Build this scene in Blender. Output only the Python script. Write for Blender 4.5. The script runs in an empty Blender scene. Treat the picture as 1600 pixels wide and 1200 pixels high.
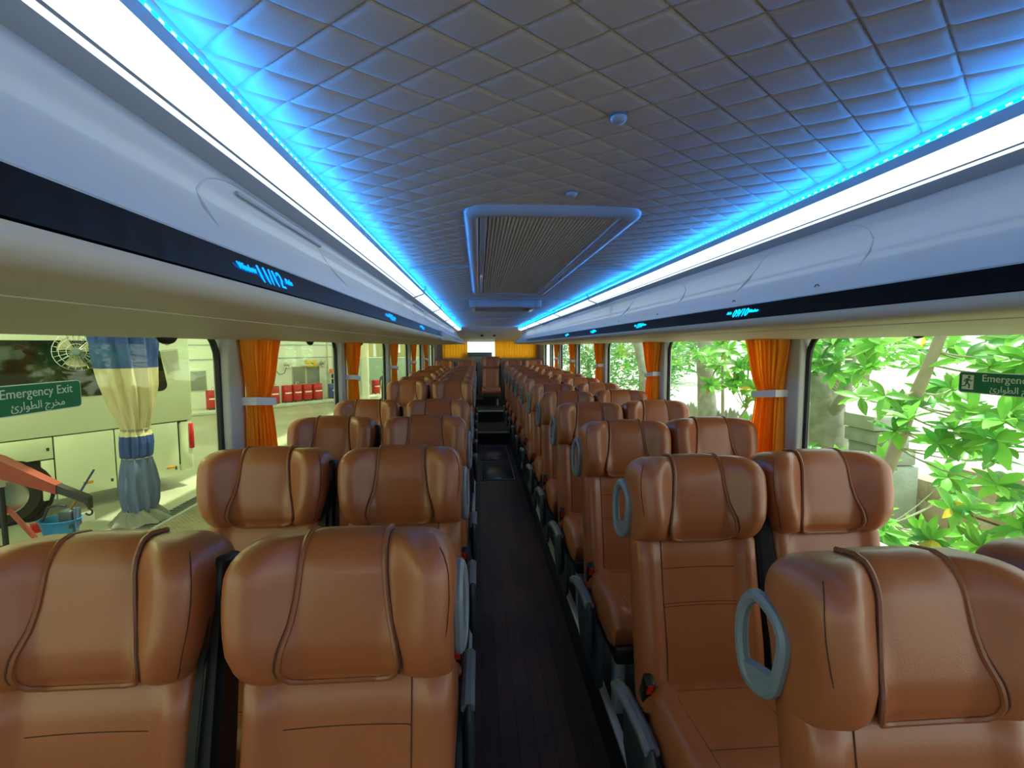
import bpy, math, random
from mathutils import Vector, Matrix
SC = bpy.context.scene
COL = SC.collection
R = math.radians
EYE = 1.615                     # eye height over the aisle floor
GZ = -1.385                     # yard level under the bus floor
CX = 0.225                      # bus centre line

# ---------------------------------------------------------------- camera, sky, sun, exposure
cam = bpy.data.cameras.new('camera'); cam.sensor_width = 36; cam.lens = 750/1600*36
cam.clip_start = 0.02; cam.clip_end = 400
co = bpy.data.objects.new('camera', cam); COL.objects.link(co); SC.camera = co
def cam_rot():
    f, vx, vy, ro = 750., 748., 541., R(0.45)
    d = Vector(((vx-800)/f, (600-vy)/f, 1)).normalized()
    u = Vector((-math.sin(ro), math.cos(ro), 0)); u = (u - d*u.dot(d)).normalized()
    r = d.cross(u)
    if r.x < 0: r = -r
    # rows r,d,u are world X,Y,Z written in camera axes (right, up, forward)
    right = Vector((r.x, d.x, u.x)); up = Vector((r.y, d.y, u.y)); fwd = Vector((r.z, d.z, u.z))
    return Matrix((right, up, -fwd)).transposed()
co.matrix_world = Matrix.Translation((0, 0, EYE)) @ cam_rot().to_4x4()

w = bpy.data.worlds.new('sky'); SC.world = w; w.use_nodes = True
bg = w.node_tree.nodes['Background']
bg.inputs[0].default_value = (0.88, 0.95, 1.0, 1); bg.inputs[1].default_value = 1.7
sun = bpy.data.lights.new('sun', 'SUN'); sun.energy = 6.0; sun.angle = R(1.5); sun.color = (1, 0.96, 0.88)
so = bpy.data.objects.new('sun', sun); COL.objects.link(so); so.rotation_euler = (R(-8), R(17), 0)
SC.view_settings.view_transform = 'Standard'; SC.view_settings.look = 'None'
SC.view_settings.exposure = 0.45; SC.view_settings.gamma = 1.0; SC.view_settings.use_curve_mapping = False
SC.cycles.max_bounces = 8; SC.cycles.diffuse_bounces = 5; SC.cycles.transparent_max_bounces = 16
SC.cycles.sample_clamp_indirect = 4.0

# ---------------------------------------------------------------- materials
def lin(h):
    h = h.lstrip('#'); c = [int(h[i:i+2], 16)/255 for i in (0, 2, 4)]
    return tuple((x/12.92 if x <= .04045 else ((x+.055)/1.055)**2.4) for x in c) + (1,)
def mat(name, col, rough=.5, metal=0., bump=0., bscale=200., var=0., vscale=6., coat=0., spec=.5, emit=None, estr=0., detail=3.):
    m = bpy.data.materials.new(name); m.use_nodes = True
    nt = m.node_tree; b = nt.nodes['Principled BSDF']
    c = lin(col) if isinstance(col, str) else tuple(col)
    b.inputs['Base Color'].default_value = c; b.inputs['Roughness'].default_value = rough
    b.inputs['Metallic'].default_value = metal; b.inputs['Coat Weight'].default_value = coat
    b.inputs['Specular IOR Level'].default_value = spec
    if emit:
        b.inputs['Emission Color'].default_value = lin(emit) if isinstance(emit, str) else emit
        b.inputs['Emission Strength'].default_value = estr
    if bump or var:
        tc = nt.nodes.new('ShaderNodeTexCoord')
    if bump:
        n = nt.nodes.new('ShaderNodeTexNoise'); n.inputs['Scale'].default_value = bscale; n.inputs['Detail'].default_value = detail
        bp = nt.nodes.new('ShaderNodeBump'); bp.inputs['Strength'].default_value = bump; bp.inputs['Distance'].default_value = .01
        nt.links.new(tc.outputs['Object'], n.inputs['Vector']); nt.links.new(n.outputs['Fac'], bp.inputs['Height'])
        nt.links.new(bp.outputs['Normal'], b.inputs['Normal'])
    if var:
        n2 = nt.nodes.new('ShaderNodeTexNoise'); n2.inputs['Scale'].default_value = vscale; n2.inputs['Detail'].default_value = 5
        mp = nt.nodes.new('ShaderNodeMapRange'); mp.inputs[1].default_value = .3; mp.inputs[2].default_value = .7
        mp.inputs[3].default_value = 1-var; mp.inputs[4].default_value = 1+var
        mx = nt.nodes.new('ShaderNodeMix'); mx.data_type = 'RGBA'; mx.blend_type = 'MULTIPLY'; mx.inputs[0].default_value = 1
        mx.inputs[6].default_value = c
        nt.links.new(tc.outputs['Object'], n2.inputs['Vector']); nt.links.new(n2.outputs['Fac'], mp.inputs[0])
        nt.links.new(mp.outputs[0], mx.inputs[7]); nt.links.new(mx.outputs[2], b.inputs['Base Color'])
    return m
def glass(name, tint, refl=.08):
    m = bpy.data.materials.new(name); m.use_nodes = True; nt = m.node_tree
    nt.nodes.remove(nt.nodes['Principled BSDF']); out = nt.nodes['Material Output']
    t = nt.nodes.new('ShaderNodeBsdfTransparent'); t.inputs[0].default_value = tint
    g = nt.nodes.new('ShaderNodeBsdfGlossy'); g.inputs['Roughness'].default_value = 0.02
    lw = nt.nodes.new('ShaderNodeLayerWeight'); lw.inputs[0].default_value = .5
    pw = nt.nodes.new('ShaderNodeMath'); pw.operation = 'POWER'; pw.inputs[1].default_value = 4
    fr = nt.nodes.new('ShaderNodeMath'); fr.operation = 'MULTIPLY_ADD'; fr.inputs[1].default_value = .45; fr.inputs[2].default_value = .02
    nt.links.new(lw.outputs['Facing'], pw.inputs[0]); nt.links.new(pw.outputs[0], fr.inputs[0])
    mx = nt.nodes.new('ShaderNodeMixShader')
    nt.links.new(fr.outputs[0], mx.inputs[0]); nt.links.new(t.outputs[0], mx.inputs[1]); nt.links.new(g.outputs[0], mx.inputs[2])
    nt.links.new(mx.outputs[0], out.inputs[0]); return m
def leafmat(name, col, trans=.45):
    m = bpy.data.materials.new(name); m.use_nodes = True; nt = m.node_tree; b = nt.nodes['Principled BSDF']; out = nt.nodes['Material Output']
    oi = nt.nodes.new('ShaderNodeObjectInfo'); tc = nt.nodes.new('ShaderNodeTexCoord'); n = nt.nodes.new('ShaderNodeTexNoise'); n.inputs['Scale'].default_value = 3
    nt.links.new(tc.outputs['Object'], n.inputs['Vector'])
    hs = nt.nodes.new('ShaderNodeHueSaturation'); hs.inputs['Color'].default_value = lin(col)
    mr = nt.nodes.new('ShaderNodeMapRange'); mr.inputs[3].default_value = .6; mr.inputs[4].default_value = 1.35
    nt.links.new(oi.outputs['Random'], mr.inputs[0]); nt.links.new(mr.outputs[0], hs.inputs['Value'])
    mr2 = nt.nodes.new('ShaderNodeMapRange'); mr2.inputs[3].default_value = .46; mr2.inputs[4].default_value = .53
    nt.links.new(n.outputs['Fac'], mr2.inputs[0]); nt.links.new(mr2.outputs[0], hs.inputs['Hue'])
    nt.links.new(hs.outputs[0], b.inputs['Base Color']); b.inputs['Roughness'].default_value = .35
    tr = nt.nodes.new('ShaderNodeBsdfTranslucent'); nt.links.new(hs.outputs[0], tr.inputs[0])
    mx = nt.nodes.new('ShaderNodeMixShader'); mx.inputs[0].default_value = trans
    nt.links.new(b.outputs[0], mx.inputs[1]); nt.links.new(tr.outputs[0], mx.inputs[2]); nt.links.new(mx.outputs[0], out.inputs[0])
    return m
def cloth(name, col, trans=.35):
    m = bpy.data.materials.new(name); m.use_nodes = True; nt = m.node_tree; b = nt.nodes['Principled BSDF']; out = nt.nodes['Material Output']
    b.inputs['Base Color'].default_value = lin(col); b.inputs['Roughness'].default_value = .7
    tr = nt.nodes.new('ShaderNodeBsdfTranslucent'); tr.inputs[0].default_value = lin(col)
    mx = nt.nodes.new('ShaderNodeMixShader'); mx.inputs[0].default_value = trans
    nt.links.new(b.outputs[0], mx.inputs[1]); nt.links.new(tr.outputs[0], mx.inputs[2]); nt.links.new(mx.outputs[0], out.inputs[0])
    return m
M = {}
M['leather'] = mat('tan_leather', '#9b5731', .38, bump=.06, bscale=350, var=.06, vscale=5, coat=.08)
M['leather_pad'] = mat('tan_leather_pad', '#96522d', .36, bump=.06, bscale=350, var=.06, vscale=5, coat=.08)
M['piping'] = mat('leather_piping', '#874a27', .4)
M['seam'] = mat('seam_thread', '#4a2614', .8)
M['plastic_grey'] = mat('grey_plastic', '#6f787d', .45, bump=.05, bscale=600)
M['plastic_dark'] = mat('dark_grey_plastic', '#333d44', .5, bump=.06, bscale=600)
M['black'] = mat('black_plastic', '#101112', .45)
M['webbing'] = mat('black_webbing', '#141517', .75, bump=.3, bscale=900)
M['red'] = mat('red_button', '#d8201c', .4)
M['steel'] = mat('painted_steel', '#a3adb3', .4, metal=.3)
M['alu'] = mat('aluminium', '#c3c7c8', .4, metal=.25, bump=.05, bscale=80)
M['white_panel'] = mat('white_moulding', '#aab0b4', .34, coat=.25)
M['grey_bevel'] = mat('grey_moulding', '#9fa3a8', .45)
M['cream'] = mat('cream_moulding', '#b9b1a1', .5, bump=.03, bscale=500)
M['band'] = mat('gloss_black_band', '#07070a', .12, spec=.25)
M['ceil'] = mat('quilted_vinyl', '#ccc1b2', .5, bump=.1, bscale=400)
M['thread'] = mat('grey_thread', '#b7b5b0', .8)
M['led_white'] = mat('white_light_diffuser', '#ffffff', .5, emit=(.72, .88, 1.0, 1), estr=1.12)
M['led_blue'] = mat('blue_led', '#1d7dff', .5, emit=(.0, .25, 1.0, 1), estr=66)
M['led_dot'] = mat('led_chip', '#c8f2ff', .5, emit=(.3, .85, 1.0, 1), estr=3)
M['display'] = mat('display_blue', '#1080ff', .5, emit=(.0, .24, 1.0, 1), estr=1.6)
M['display_cyan'] = mat('display_cyan', '#20b0ff', .5, emit=(.0, .5, 1.0, 1), estr=1.8)
M['glassL'] = glass('window_glass_left', (.90, .97, .80, 1))
M['glassR'] = glass('window_glass_right', (.93, 1.0, .96, 1))
M['seal'] = mat('rubber_seal', '#0d0d0c', .6)
M['wall'] = mat('wall_lining', '#aaa89f', .55)
M['curtain'] = cloth('orange_curtain', '#ffb22a', .55)
M['tie'] = mat('white_tieback', '#d9d7d2', .6)
M['floor'] = None
M['rubber'] = mat('black_rubber', '#151413', .6)
M['hatch'] = mat('hatch_vinyl', '#4a4844', .28, bump=.04, bscale=90)
M['carpet'] = mat('platform_vinyl', '#2b2a2a', .55, bump=.1, bscale=300)
def floor_mat():
    m = bpy.data.materials.new('dark_wood_vinyl'); m.use_nodes = True; nt = m.node_tree; b = nt.nodes['Principled BSDF']
    tc = nt.nodes.new('ShaderNodeTexCoord'); mp = nt.nodes.new('ShaderNodeMapping'); mp.inputs['Rotation'].default_value = (0, 0, R(90))
    br = nt.nodes.new('ShaderNodeTexBrick'); br.inputs['Scale'].default_value = 1; br.inputs['Brick Width'].default_value = .62; br.inputs['Row Height'].default_value = .075
    br.inputs['Mortar Size'].default_value = .0012; br.inputs['Color1'].default_value = lin('#75533f'); br.inputs['Color2'].default_value = lin('#5c4032'); br.inputs['Mortar'].default_value = lin('#140f0d')
    wv = nt.nodes.new('ShaderNodeTexNoise'); wv.inputs['Scale'].default_value = 9; wv.inputs['Detail'].default_value = 6
    mp2 = nt.nodes.new('ShaderNodeMapping'); mp2.inputs['Scale'].default_value = (8, .6, 1)
    nt.links.new(tc.outputs['Object'], mp.inputs[0]); nt.links.new(mp.outputs[0], br.inputs[0]); nt.links.new(tc.outputs['Object'], mp2.inputs[0]); nt.links.new(mp2.outputs[0], wv.inputs['Vector'])
    mx = nt.nodes.new('ShaderNodeMix'); mx.data_type = 'RGBA'; mx.blend_type = 'MULTIPLY'; mx.inputs[0].default_value = .6
    nt.links.new(br.outputs['Color'], mx.inputs[6]); nt.links.new(wv.outputs['Color'], mx.inputs[7]); nt.links.new(mx.outputs[2], b.inputs['Base Color'])
    b.inputs['Roughness'].default_value = .42
    return m
M['floor'] = floor_mat()

# ---------------------------------------------------------------- mesh builder
def sgn(x): return 1 if x >= 0 else -1
class MB:
    def __init__(s): s.v = []; s.f = []
    def add(s, v, f):
        n = len(s.v); s.v += [tuple(p) for p in v]; s.f += [tuple(i+n for i in q) for q in f]; return s
    def box(s, a, b):
        x0, y0, z0 = a; x1, y1, z1 = b
        return s.add([(x0,y0,z0),(x1,y0,z0),(x1,y1,z0),(x0,y1,z0),(x0,y0,z1),(x1,y0,z1),(x1,y1,z1),(x0,y1,z1)],
                     [(0,3,2,1),(4,5,6,7),(0,1,5,4),(1,2,6,5),(2,3,7,6),(3,0,4,7)])
    def rbox(s, a, b, r, fn=None):
        h = [(b[i]-a[i])/2 for i in range(3)]; c = [(b[i]+a[i])/2 for i in range(3)]; r = min([r]+[q*.999 for q in h])
        g = (-1., -.4142, .4142, 1.); idx = {}; V = []; F = []
        def vert(q):
            k = tuple(q)
            if k not in idx:
                d = Vector(q).normalized(); p = [c[i]+sgn(q[i])*(h[i]-r)+r*d[i] for i in range(3)]
                if fn: p = fn(*p)
                idx[k] = len(V); V.append(p)
            return idx[k]
        for ax in range(3):
            for sg in (-1., 1.):
                for i in range(3):
                    for j in range(3):
                        q = []
                        for (u, vv) in ((g[i],g[j]),(g[i+1],g[j]),(g[i+1],g[j+1]),(g[i],g[j+1])):
                            t = [0,0,0]; t[ax] = sg; t[(ax+1)%3] = u; t[(ax+2)%3] = vv; q.append(vert(t))
                        F.append(tuple(q if sg > 0 else q[::-1]))
        return s.add(V, F)
    def tube(s, path, r, n=8, closed=False, sx=1., sy=1., up=None, cap=True):
        P = [Vector(p) for p in path]; m = len(P); V = []; F = []; N = None
        for i in range(m):
            t = (P[(i+1)%m]-P[i-1]) if closed else (P[min(i+1,m-1)]-P[max(i-1,0)])
            if t.length < 1e-9: t = Vector((0,0,1))
            t.normalize()
            if up is not None:
                N = Vector(up)-t*Vector(up).dot(t)
                if N.length < 1e-6: N = t.orthogonal()
                N.normalize()
            elif N is None: N = t.orthogonal().normalized()
            else:
                N = N-t*N.dot(t); N = N.normalized() if N.length > 1e-6 else t.orthogonal().normalized()
            B = t.cross(N); rr = r[i] if isinstance(r, (list, tuple)) else r
            for k in range(n):
                a = 2*math.pi*(k+.5)/n; V.append(P[i]+N*(math.cos(a)*rr*sx)+B*(math.sin(a)*rr*sy))
        for i in range(m if closed else m-1):
            j = (i+1) % m
            for k in range(n):
                l = (k+1) % n; F.append((i*n+k, i*n+l, j*n+l, j*n+k))
        if not closed and cap: F.append(tuple(range(n))[::-1]); F.append(tuple(range((m-1)*n, m*n)))
        return s.add(V, F)
    def loft(s, rings, closed=False, cap=True):
        n = len(rings[0]); V = [p for q in rings for p in q]; F = []; m = len(rings)
        for i in range(m if closed else m-1):
            j = (i+1) % m
            for k in range(n):
                l = (k+1) % n; F.append((i*n+k, i*n+l, j*n+l, j*n+k))
        if cap and not closed: F.append(tuple(range(n))[::-1]); F.append(tuple(range((m-1)*n, m*n)))
        return s.add(V, F)
    def grid(s, fn, nu, nv, cu=False):
        V = [fn(i/nu, j/nv) for j in range(nv+1) for i in range(nu+(0 if cu else 1))]; w_ = nu if cu else nu+1; F = []
        for j in range(nv):
            for i in range(nu):
                k = (i+1) % w_; F.append((j*w_+i, j*w_+k, (j+1)*w_+k, (j+1)*w_+i))
        return s.add(V, F)
    def lathe(s, prof, n=20, c=(0,0,0), ax='z'):
        def fn(p, a):
            x, y, z = p[0]*math.cos(a), p[0]*math.sin(a), p[1]
            if ax == 'x': x, y, z = z, x, y
            if ax == 'y': x, y, z = y, z, x
            return (c[0]+x, c[1]+y, c[2]+z)
        return s.loft([[fn(p, 2*math.pi*k/n) for k in range(n)] for p in prof])
    def prism(s, poly, fa, fb):
        n = len(poly); V = [fa(*p) for p in poly]+[fb(*p) for p in poly]
        F = [tuple(range(n))[::-1], tuple(range(n, 2*n))]+[(i, (i+1)%n, (i+1)%n+n, i+n) for i in range(n)]
        return s.add(V, F)
    def xf(s, mtx):
        s.v = [tuple(mtx @ Vector(p)) for p in s.v]; return s
    def mesh(s, name, m, smooth=True, ang=38):
        me = bpy.data.meshes.new(name); me.from_pydata(s.v, [], s.f); me.update()
        import bmesh
        bm = bmesh.new(); bm.from_mesh(me); bmesh.ops.recalc_face_normals(bm, faces=bm.faces); bm.to_mesh(me); bm.free()
        if m: me.materials.append(m)
        if smooth:
            for p in me.polygons: p.use_smooth = True
            me.set_sharp_from_angle(angle=R(ang))
        return me
    def build(s, name, m, parent=None, smooth=True, ang=38, label=None):
        o = bpy.data.objects.new(name, s.mesh(name, m, smooth, ang)); COL.objects.link(o)
        if parent: o.parent = parent
        if label: o['label'] = label
        return o
def tag(o, label, cat=None, group=None, kind=None):
    if label: o['label'] = label
    if cat: o['category'] = cat
    if group: o['group'] = group
    if kind: o['kind'] = kind
    return o
def empty(name, loc=(0,0,0), rz=0, label=None, cat=None, group=None, kind=None):
    o = bpy.data.objects.new(name, None); COL.objects.link(o); o.location = loc; o.rotation_euler = (0,0,rz); o.empty_display_size = .1
    return tag(o, label, cat, group, kind)
def copy_tree(o, parent=None):
    c = o.copy(); COL.objects.link(c); c.parent = parent
    for ch in list(o.children): copy_tree(ch, c)
    return c
def inst(name, me, parent, loc=(0,0,0), rot=(0,0,0), sc=(1,1,1)):
    o = bpy.data.objects.new(name, me); COL.objects.link(o); o.parent = parent; o.location = loc; o.rotation_euler = rot; o.scale = sc; return o
def text_mesh(body, size, name, m, align='CENTER', extr=.0006):
    cu = bpy.data.curves.new(name, 'FONT'); cu.body = body; cu.size = size; cu.align_x = align; cu.align_y = 'CENTER'; cu.extrude = extr; cu.resolution_u = 3
    o = bpy.data.objects.new(name, cu); COL.objects.link(o)
    dg = bpy.context.evaluated_depsgraph_get(); me = bpy.data.meshes.new_from_object(o.evaluated_get(dg))
    bpy.data.objects.remove(o); bpy.data.curves.remove(cu); me.name = name; me.materials.clear(); me.materials.append(m)
    return me
def sm(a, b, x):
    t = max(0., min(1., (x-a)/(b-a))); return t*t*(3-2*t)
def lerp(a, b, t): return a+(b-a)*t
def interp(tab, x):
    if x <= tab[0][0]: return tab[0][1]
    for (a, p), (b, q) in zip(tab, tab[1:]):
        if x <= b: return p+(q-p)*(x-a)/(b-a)
    return tab[-1][1]

# ---------------------------------------------------------------- bus shell
YF, YR = -1.9, 10.9
def sx(sd, hw): return CX + sd*hw
def sheet(poly, th, sd, y0, y1, name, m, parent, smooth=True):
    """a moulded strip: a profile in (distance from centre line, height over eye) run along the bus, with thickness"""
    n = len(poly); off = []
    for i in range(n):
        a = poly[max(i-1, 0)]; b = poly[min(i+1, n-1)]; dx, dz = b[0]-a[0], b[1]-a[1]; l = math.hypot(dx, dz) or 1
        off.append((poly[i][0]-dz/l*th, poly[i][1]+dx/l*th))
    loop = list(poly)+off[::-1]
    b = MB(); ny = max(1, int((y1-y0)/1.2))
    b.loft([[(sx(sd, p[0]), y0+(y1-y0)*j/ny, EYE+p[1]) for p in loop] for j in range(ny+1)])
    return b.build(name, m, parent, smooth, 50)
PLAT = .185; PE = .275                       # platform height, half width of the sunk aisle
WL = 1.18                                    # half width inside
fl = tag(MB().box((CX-PE, YF, -.04), (CX+PE, YR, 0)).build('floor', M['floor'], smooth=False), 'dark wood-look vinyl aisle floor between the seat rows', kind='structure')
for sd in (-1, 1):
    xa, xb = sorted((sx(sd, PE), sx(sd, WL+.03)))
    MB().box((xa, YF, 0), (xb, YR, PLAT)).build('platform', M['carpet'], fl, False, label='raised dark platform under the seats')
    xa, xb = sorted((sx(sd, PE-.004), sx(sd, PE+.0005)))
    MB().box((xa, YF, 0), (xb, YR, PLAT-.002)).build('riser', M['rubber'], fl, False, label='black rubber riser beside the aisle')
    xa, xb = sorted((sx(sd, PE-.007), sx(sd, PE+.022)))
    MB().rbox((xa, YF, PLAT-.014), (xb, YR, PLAT+.004), .003).build('edge_trim', M['alu'], fl, label='aluminium edge strip')
# steps and hatches in the aisle at the rear
for (y, z) in ((7.85, .2), (9.0, .4)):
    st = MB().box((CX-PE+.008, y, 0), (CX+PE-.008, YR, z)).build('step', M['rubber'], fl, False)
    MB().rbox((CX-PE+.008, y-.012, z-.022), (CX+PE-.008, y+.03, z+.004), .004).build('step_nosing', M['alu'], st, label='bright aluminium nosing')
for (ya, yb) in ((5.68, 6.66), (6.74, 7.7)):
    h = MB().rbox((CX-.21, ya, -.004), (CX+.21, yb, .007), .003).build('floor_hatch', M['hatch'], fl)
    MB().tube([(CX-.2, ya+.012, .007), (CX+.2, ya+.012, .007), (CX+.2, yb-.012, .007), (CX-.2, yb-.012, .007)], .006, 4, True).build('hatch_frame', M['alu'], h)
    MB().rbox((CX-.035, ya+.05, .004), (CX+.035, ya+.085, .013), .004).build('hatch_latch', M['alu'], h)
# side walls, pillars, windows
PILL = {-1: (1.87, 3.36, 5.06, 6.62, 8.15, 9.2), 1: (1.99, 3.52, 5.2, 6.76, 8.2, 9.25)}
SILL, WTOP = .9, EYE+.05
wn = 0
for sd, nm in ((-1, 'left'), (1, 'right')):
    b = MB(); xa, xb = sorted((sx(sd, WL), sx(sd, WL+.05)))
    b.box((xa, YF, 0), (xb, YR, SILL)); b.box((xa, YF, WTOP), (xb, YR, EYE+.5))
    wl = tag(b.build('wall_'+nm, M['wall'], smooth=False), 'grey lined %s side wall of the coach below and above the windows' % nm, kind='structure')
    xa, xb = sorted((sx(sd, WL-.025), sx(sd, WL+.01)))
    MB().rbox((xa, YF, SILL-.05), (xb, YR, SILL+.012), .012).build('sill', M['wall'], wl)
    ps = PILL[sd]
    for y in ps:
        xa, xb = sorted((sx(sd, WL-.02), sx(sd, WL+.045)))
        MB().rbox((xa, y, SILL-.02), (xb, y+.13, WTOP+.05), .015).build('pillar', M['wall'], wl)
    xa, xb = sorted((sx(sd, WL-.02), sx(sd, WL+.045)))
    MB().box((xa, 10.2, SILL-.02), (xb, YR, WTOP+.05)).build('corner_panel', M['wall'], wl, False)
    ends = [YF]+[p+.13 for p in ps]; starts = list(ps)+[10.2]
    for y0, y1 in zip(ends, starts):
        wn += 1
        wd = empty('window_%d' % wn, (sx(sd, WL+.03), (y0+y1)/2, SILL), label='%s side window pane, number %d from the front of the coach' % (nm, (wn-1) % 7+1), kind='structure')
        hl = (y1-y0)/2; ht = WTOP-SILL
        MB().box((-.003, -hl-.05, -.03), (.003, hl+.05, ht+.04)).build('glass', M['glassL' if sd < 0 else 'glassR'], wd, False)
        r = .13; pth = []
        for (cy, cz, a0) in ((hl-r, ht-r+.02, 0), (-hl+r, ht-r+.02, 90), (-hl+r, r-.02, 180), (hl-r, r-.02, 270)):
            for k in range(6):
                a = R(a0+k*18); pth.append((-sd*.008, cy+r*math.cos(a), cz+r*math.sin(a)))
        MB().tube(pth, .012, 6, True).build('seal', M['seal'], wd)
# roof skin, rear and front walls
tag(MB().box((CX-1.26, YF-.1, EYE+.5), (CX+1.26, YR+.1, EYE+.56)).build('roof', M['white_panel'], smooth=False), 'white outer roof skin above the padded ceiling', kind='structure')
b = MB(); RX0, RX1, RZ0, RZ1 = -.78, 1.26, EYE-.24, EYE+.10
b.box((CX-1.23, YR, -.05), (CX+1.23, YR+.05, RZ0)); b.box((CX-1.23, YR, RZ1), (CX+1.23, YR+.05, EYE+.5))
b.box((CX-1.23, YR, RZ0), (RX0, YR+.05, RZ1)); b.box((RX1, YR, RZ0), (CX+1.23, YR+.05, RZ1))
wb = tag(b.build('wall_rear', M['wall'], smooth=False), 'rear wall of the coach around the curtained back window', kind='structure')
wd = empty('window_%d' % (wn+1), ((RX0+RX1)/2, YR+.02, RZ0), label='rear window pane between the orange curtains', kind='structure')
MB().box((-1.03, -.003, -.02), (1.03, .003, .36)).build('glass', M['glassR'], wd, False)
MB().rbox((-.62, -.02, 0), (.06, -.008, .105), .006).build('lower_panel', M['plastic_grey'], wd, label='grey panel across the foot of the pane')
# rear header: a soft curved fairing under the ceiling
b = MB(); prof = [(9.75, .405), (9.95, .33), (10.15, .25), (10.4, .17), (10.65, .125), (10.9, .11)]
b.loft([[(CX+x, y, EYE+z) for (y, z) in prof]+[(CX+x, 10.9, EYE+.45), (CX+x, 9.75, EYE+.45)] for x in (-1.18, -.6, -.3, 0, .3, .6, 1.18)])
M['header'] = mat('pale_header', '#dedcd8', .45)
hd = tag(b.build('trim_1', M['header'], ang=60), 'pale curved fairing above the rear window', kind='structure')
for x in (.07, .33): MB().lathe([(.0001, .02), (.028, .02), (.028, -.02), (.0001, -.02)], 12, (x, 10.2, EYE+.225)).build('grommet', M['black'], hd)
b = MB(); b.box((CX-1.23, YF-.05, -.05), (CX+1.23, YF, 1.22)); b.box((CX-1.23, YF-.05, EYE+.1), (CX+1.23, YF, EYE+.5))  # lower part raised to cut the light on the seat fronts
tag(b.build('wall_front', M['wall'], smooth=False), 'unseen front wall of the coach, raised to dim light from ahead', kind='structure')

# quilted ceiling: a sewn sheet of diamond pads
def cz(x): return EYE+.41-.018*min(1.2, abs(x-CX)/.57)**2
b = MB(); st = (0, .05, .13, .32, .68, .87, .95, 1.); ux, uy = .0598, .0458; W = .595
def hump(t): return (1-abs(2*t-1)**9)
for ia in range(-20, 130):
    for ib in range(-110, 130):
        ox = .176+(ia+ib)*ux; oy = .646+(ia-ib)*uy
        if ox+2*ux < CX-W or ox > CX+W or oy+uy < -.5 or oy-uy > 9.8: continue
        near = oy < 2.4; ss = st if near else (0, .08, .5, .92, 1.)
        def fn(p, q):
            a, c = ss[round(p*(len(ss)-1))], ss[round(q*(len(ss)-1))]
            x = max(CX-W, min(CX+W, ox+(a+c)*ux)); y = oy+(a-c)*uy
            return (x, y, cz(x)-.0048*(hump(a)*hump(c))**.7)
        b.grid(fn, len(ss)-1, len(ss)-1)
ce = b.build('ceiling', M['ceil'], ang=80); tag(ce, 'grey quilted ceiling sewn in diamond pads between the two light strips', kind='structure')
b = MB()
for ia in range(-20, 60):
    for ib in range(-60, 60):
        ox = .176+(ia+ib)*ux; oy = .646+(ia-ib)*uy
        if ox < CX-W+.02 or ox > CX+W-.02 or oy < .3 or oy > 1.5: continue
        for sg in (1, -1):
            for k in range(9):
                x = ox+ux*(k+.5)/9; y = oy+sg*uy*(k+.5)/9
                if abs(x-CX) > W-.01: continue
                d = Vector((ux, sg*uy, 0)).normalized()*.0024; n_ = Vector((-d.y, d.x, 0))*.35; p = Vector((x, y, cz(x)-.0013))
                b.add([p-d-n_, p+d-n_, p+d+n_, p-d+n_], [(0, 1, 2, 3)])
b.build('stitching', M['thread'], ce, False)['kind'] = 'stuff'
for (xa, xb, y) in ((CX-.565, -.045, 2.42), (.5, CX+.565, 2.42), (CX-.565, CX+.565, 4.0), (CX-.565, CX+.565, 5.4), (CX-.565, CX+.565, 7.0)):
    n = 8; MB().tube([(lerp(xa, xb, i/n), y, cz(lerp(xa, xb, i/n))-.011) for i in range(n+1)], .006, 6, sx=.7, sy=1.2).build('joint_strip', M['white_panel'], ce)

# ---------------------------------------------------------------- luggage racks with light strips
P_PANEL = [(.662, .297), (.661, .27), (.652, .235), (.632, .2), (.603, .168), (.568, .14), (.535, .12), (.511, .107)]
def panel_at(v):
    t = v*(len(P_PANEL)-1); i = min(int(t), len(P_PANEL)-2); f = t-i
    return (lerp(P_PANEL[i][0], P_PANEL[i+1][0], f), lerp(P_PANEL[i][1], P_PANEL[i+1][1], f))
SLOTS = {-1: [.42+.09*k for k in range(-6, 6)], 1: [.76+.09*k for k in range(-6, 4)]}
ACCESS = {-1: ((.74, 1.42), (3.0, 3.9)), 1: ((1.0, 1.5), (1.95, 2.75))}
SHOW = {-1: ((.655, '11/12', 1), (1.53, '15/16', 0), (2.35, '19/20', 0)), 1: ((1.285, '09/10', 1), (2.12, '13/14', 0), (3.0, '17/18', 0), (3.9, '21/22', 0))}
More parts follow.
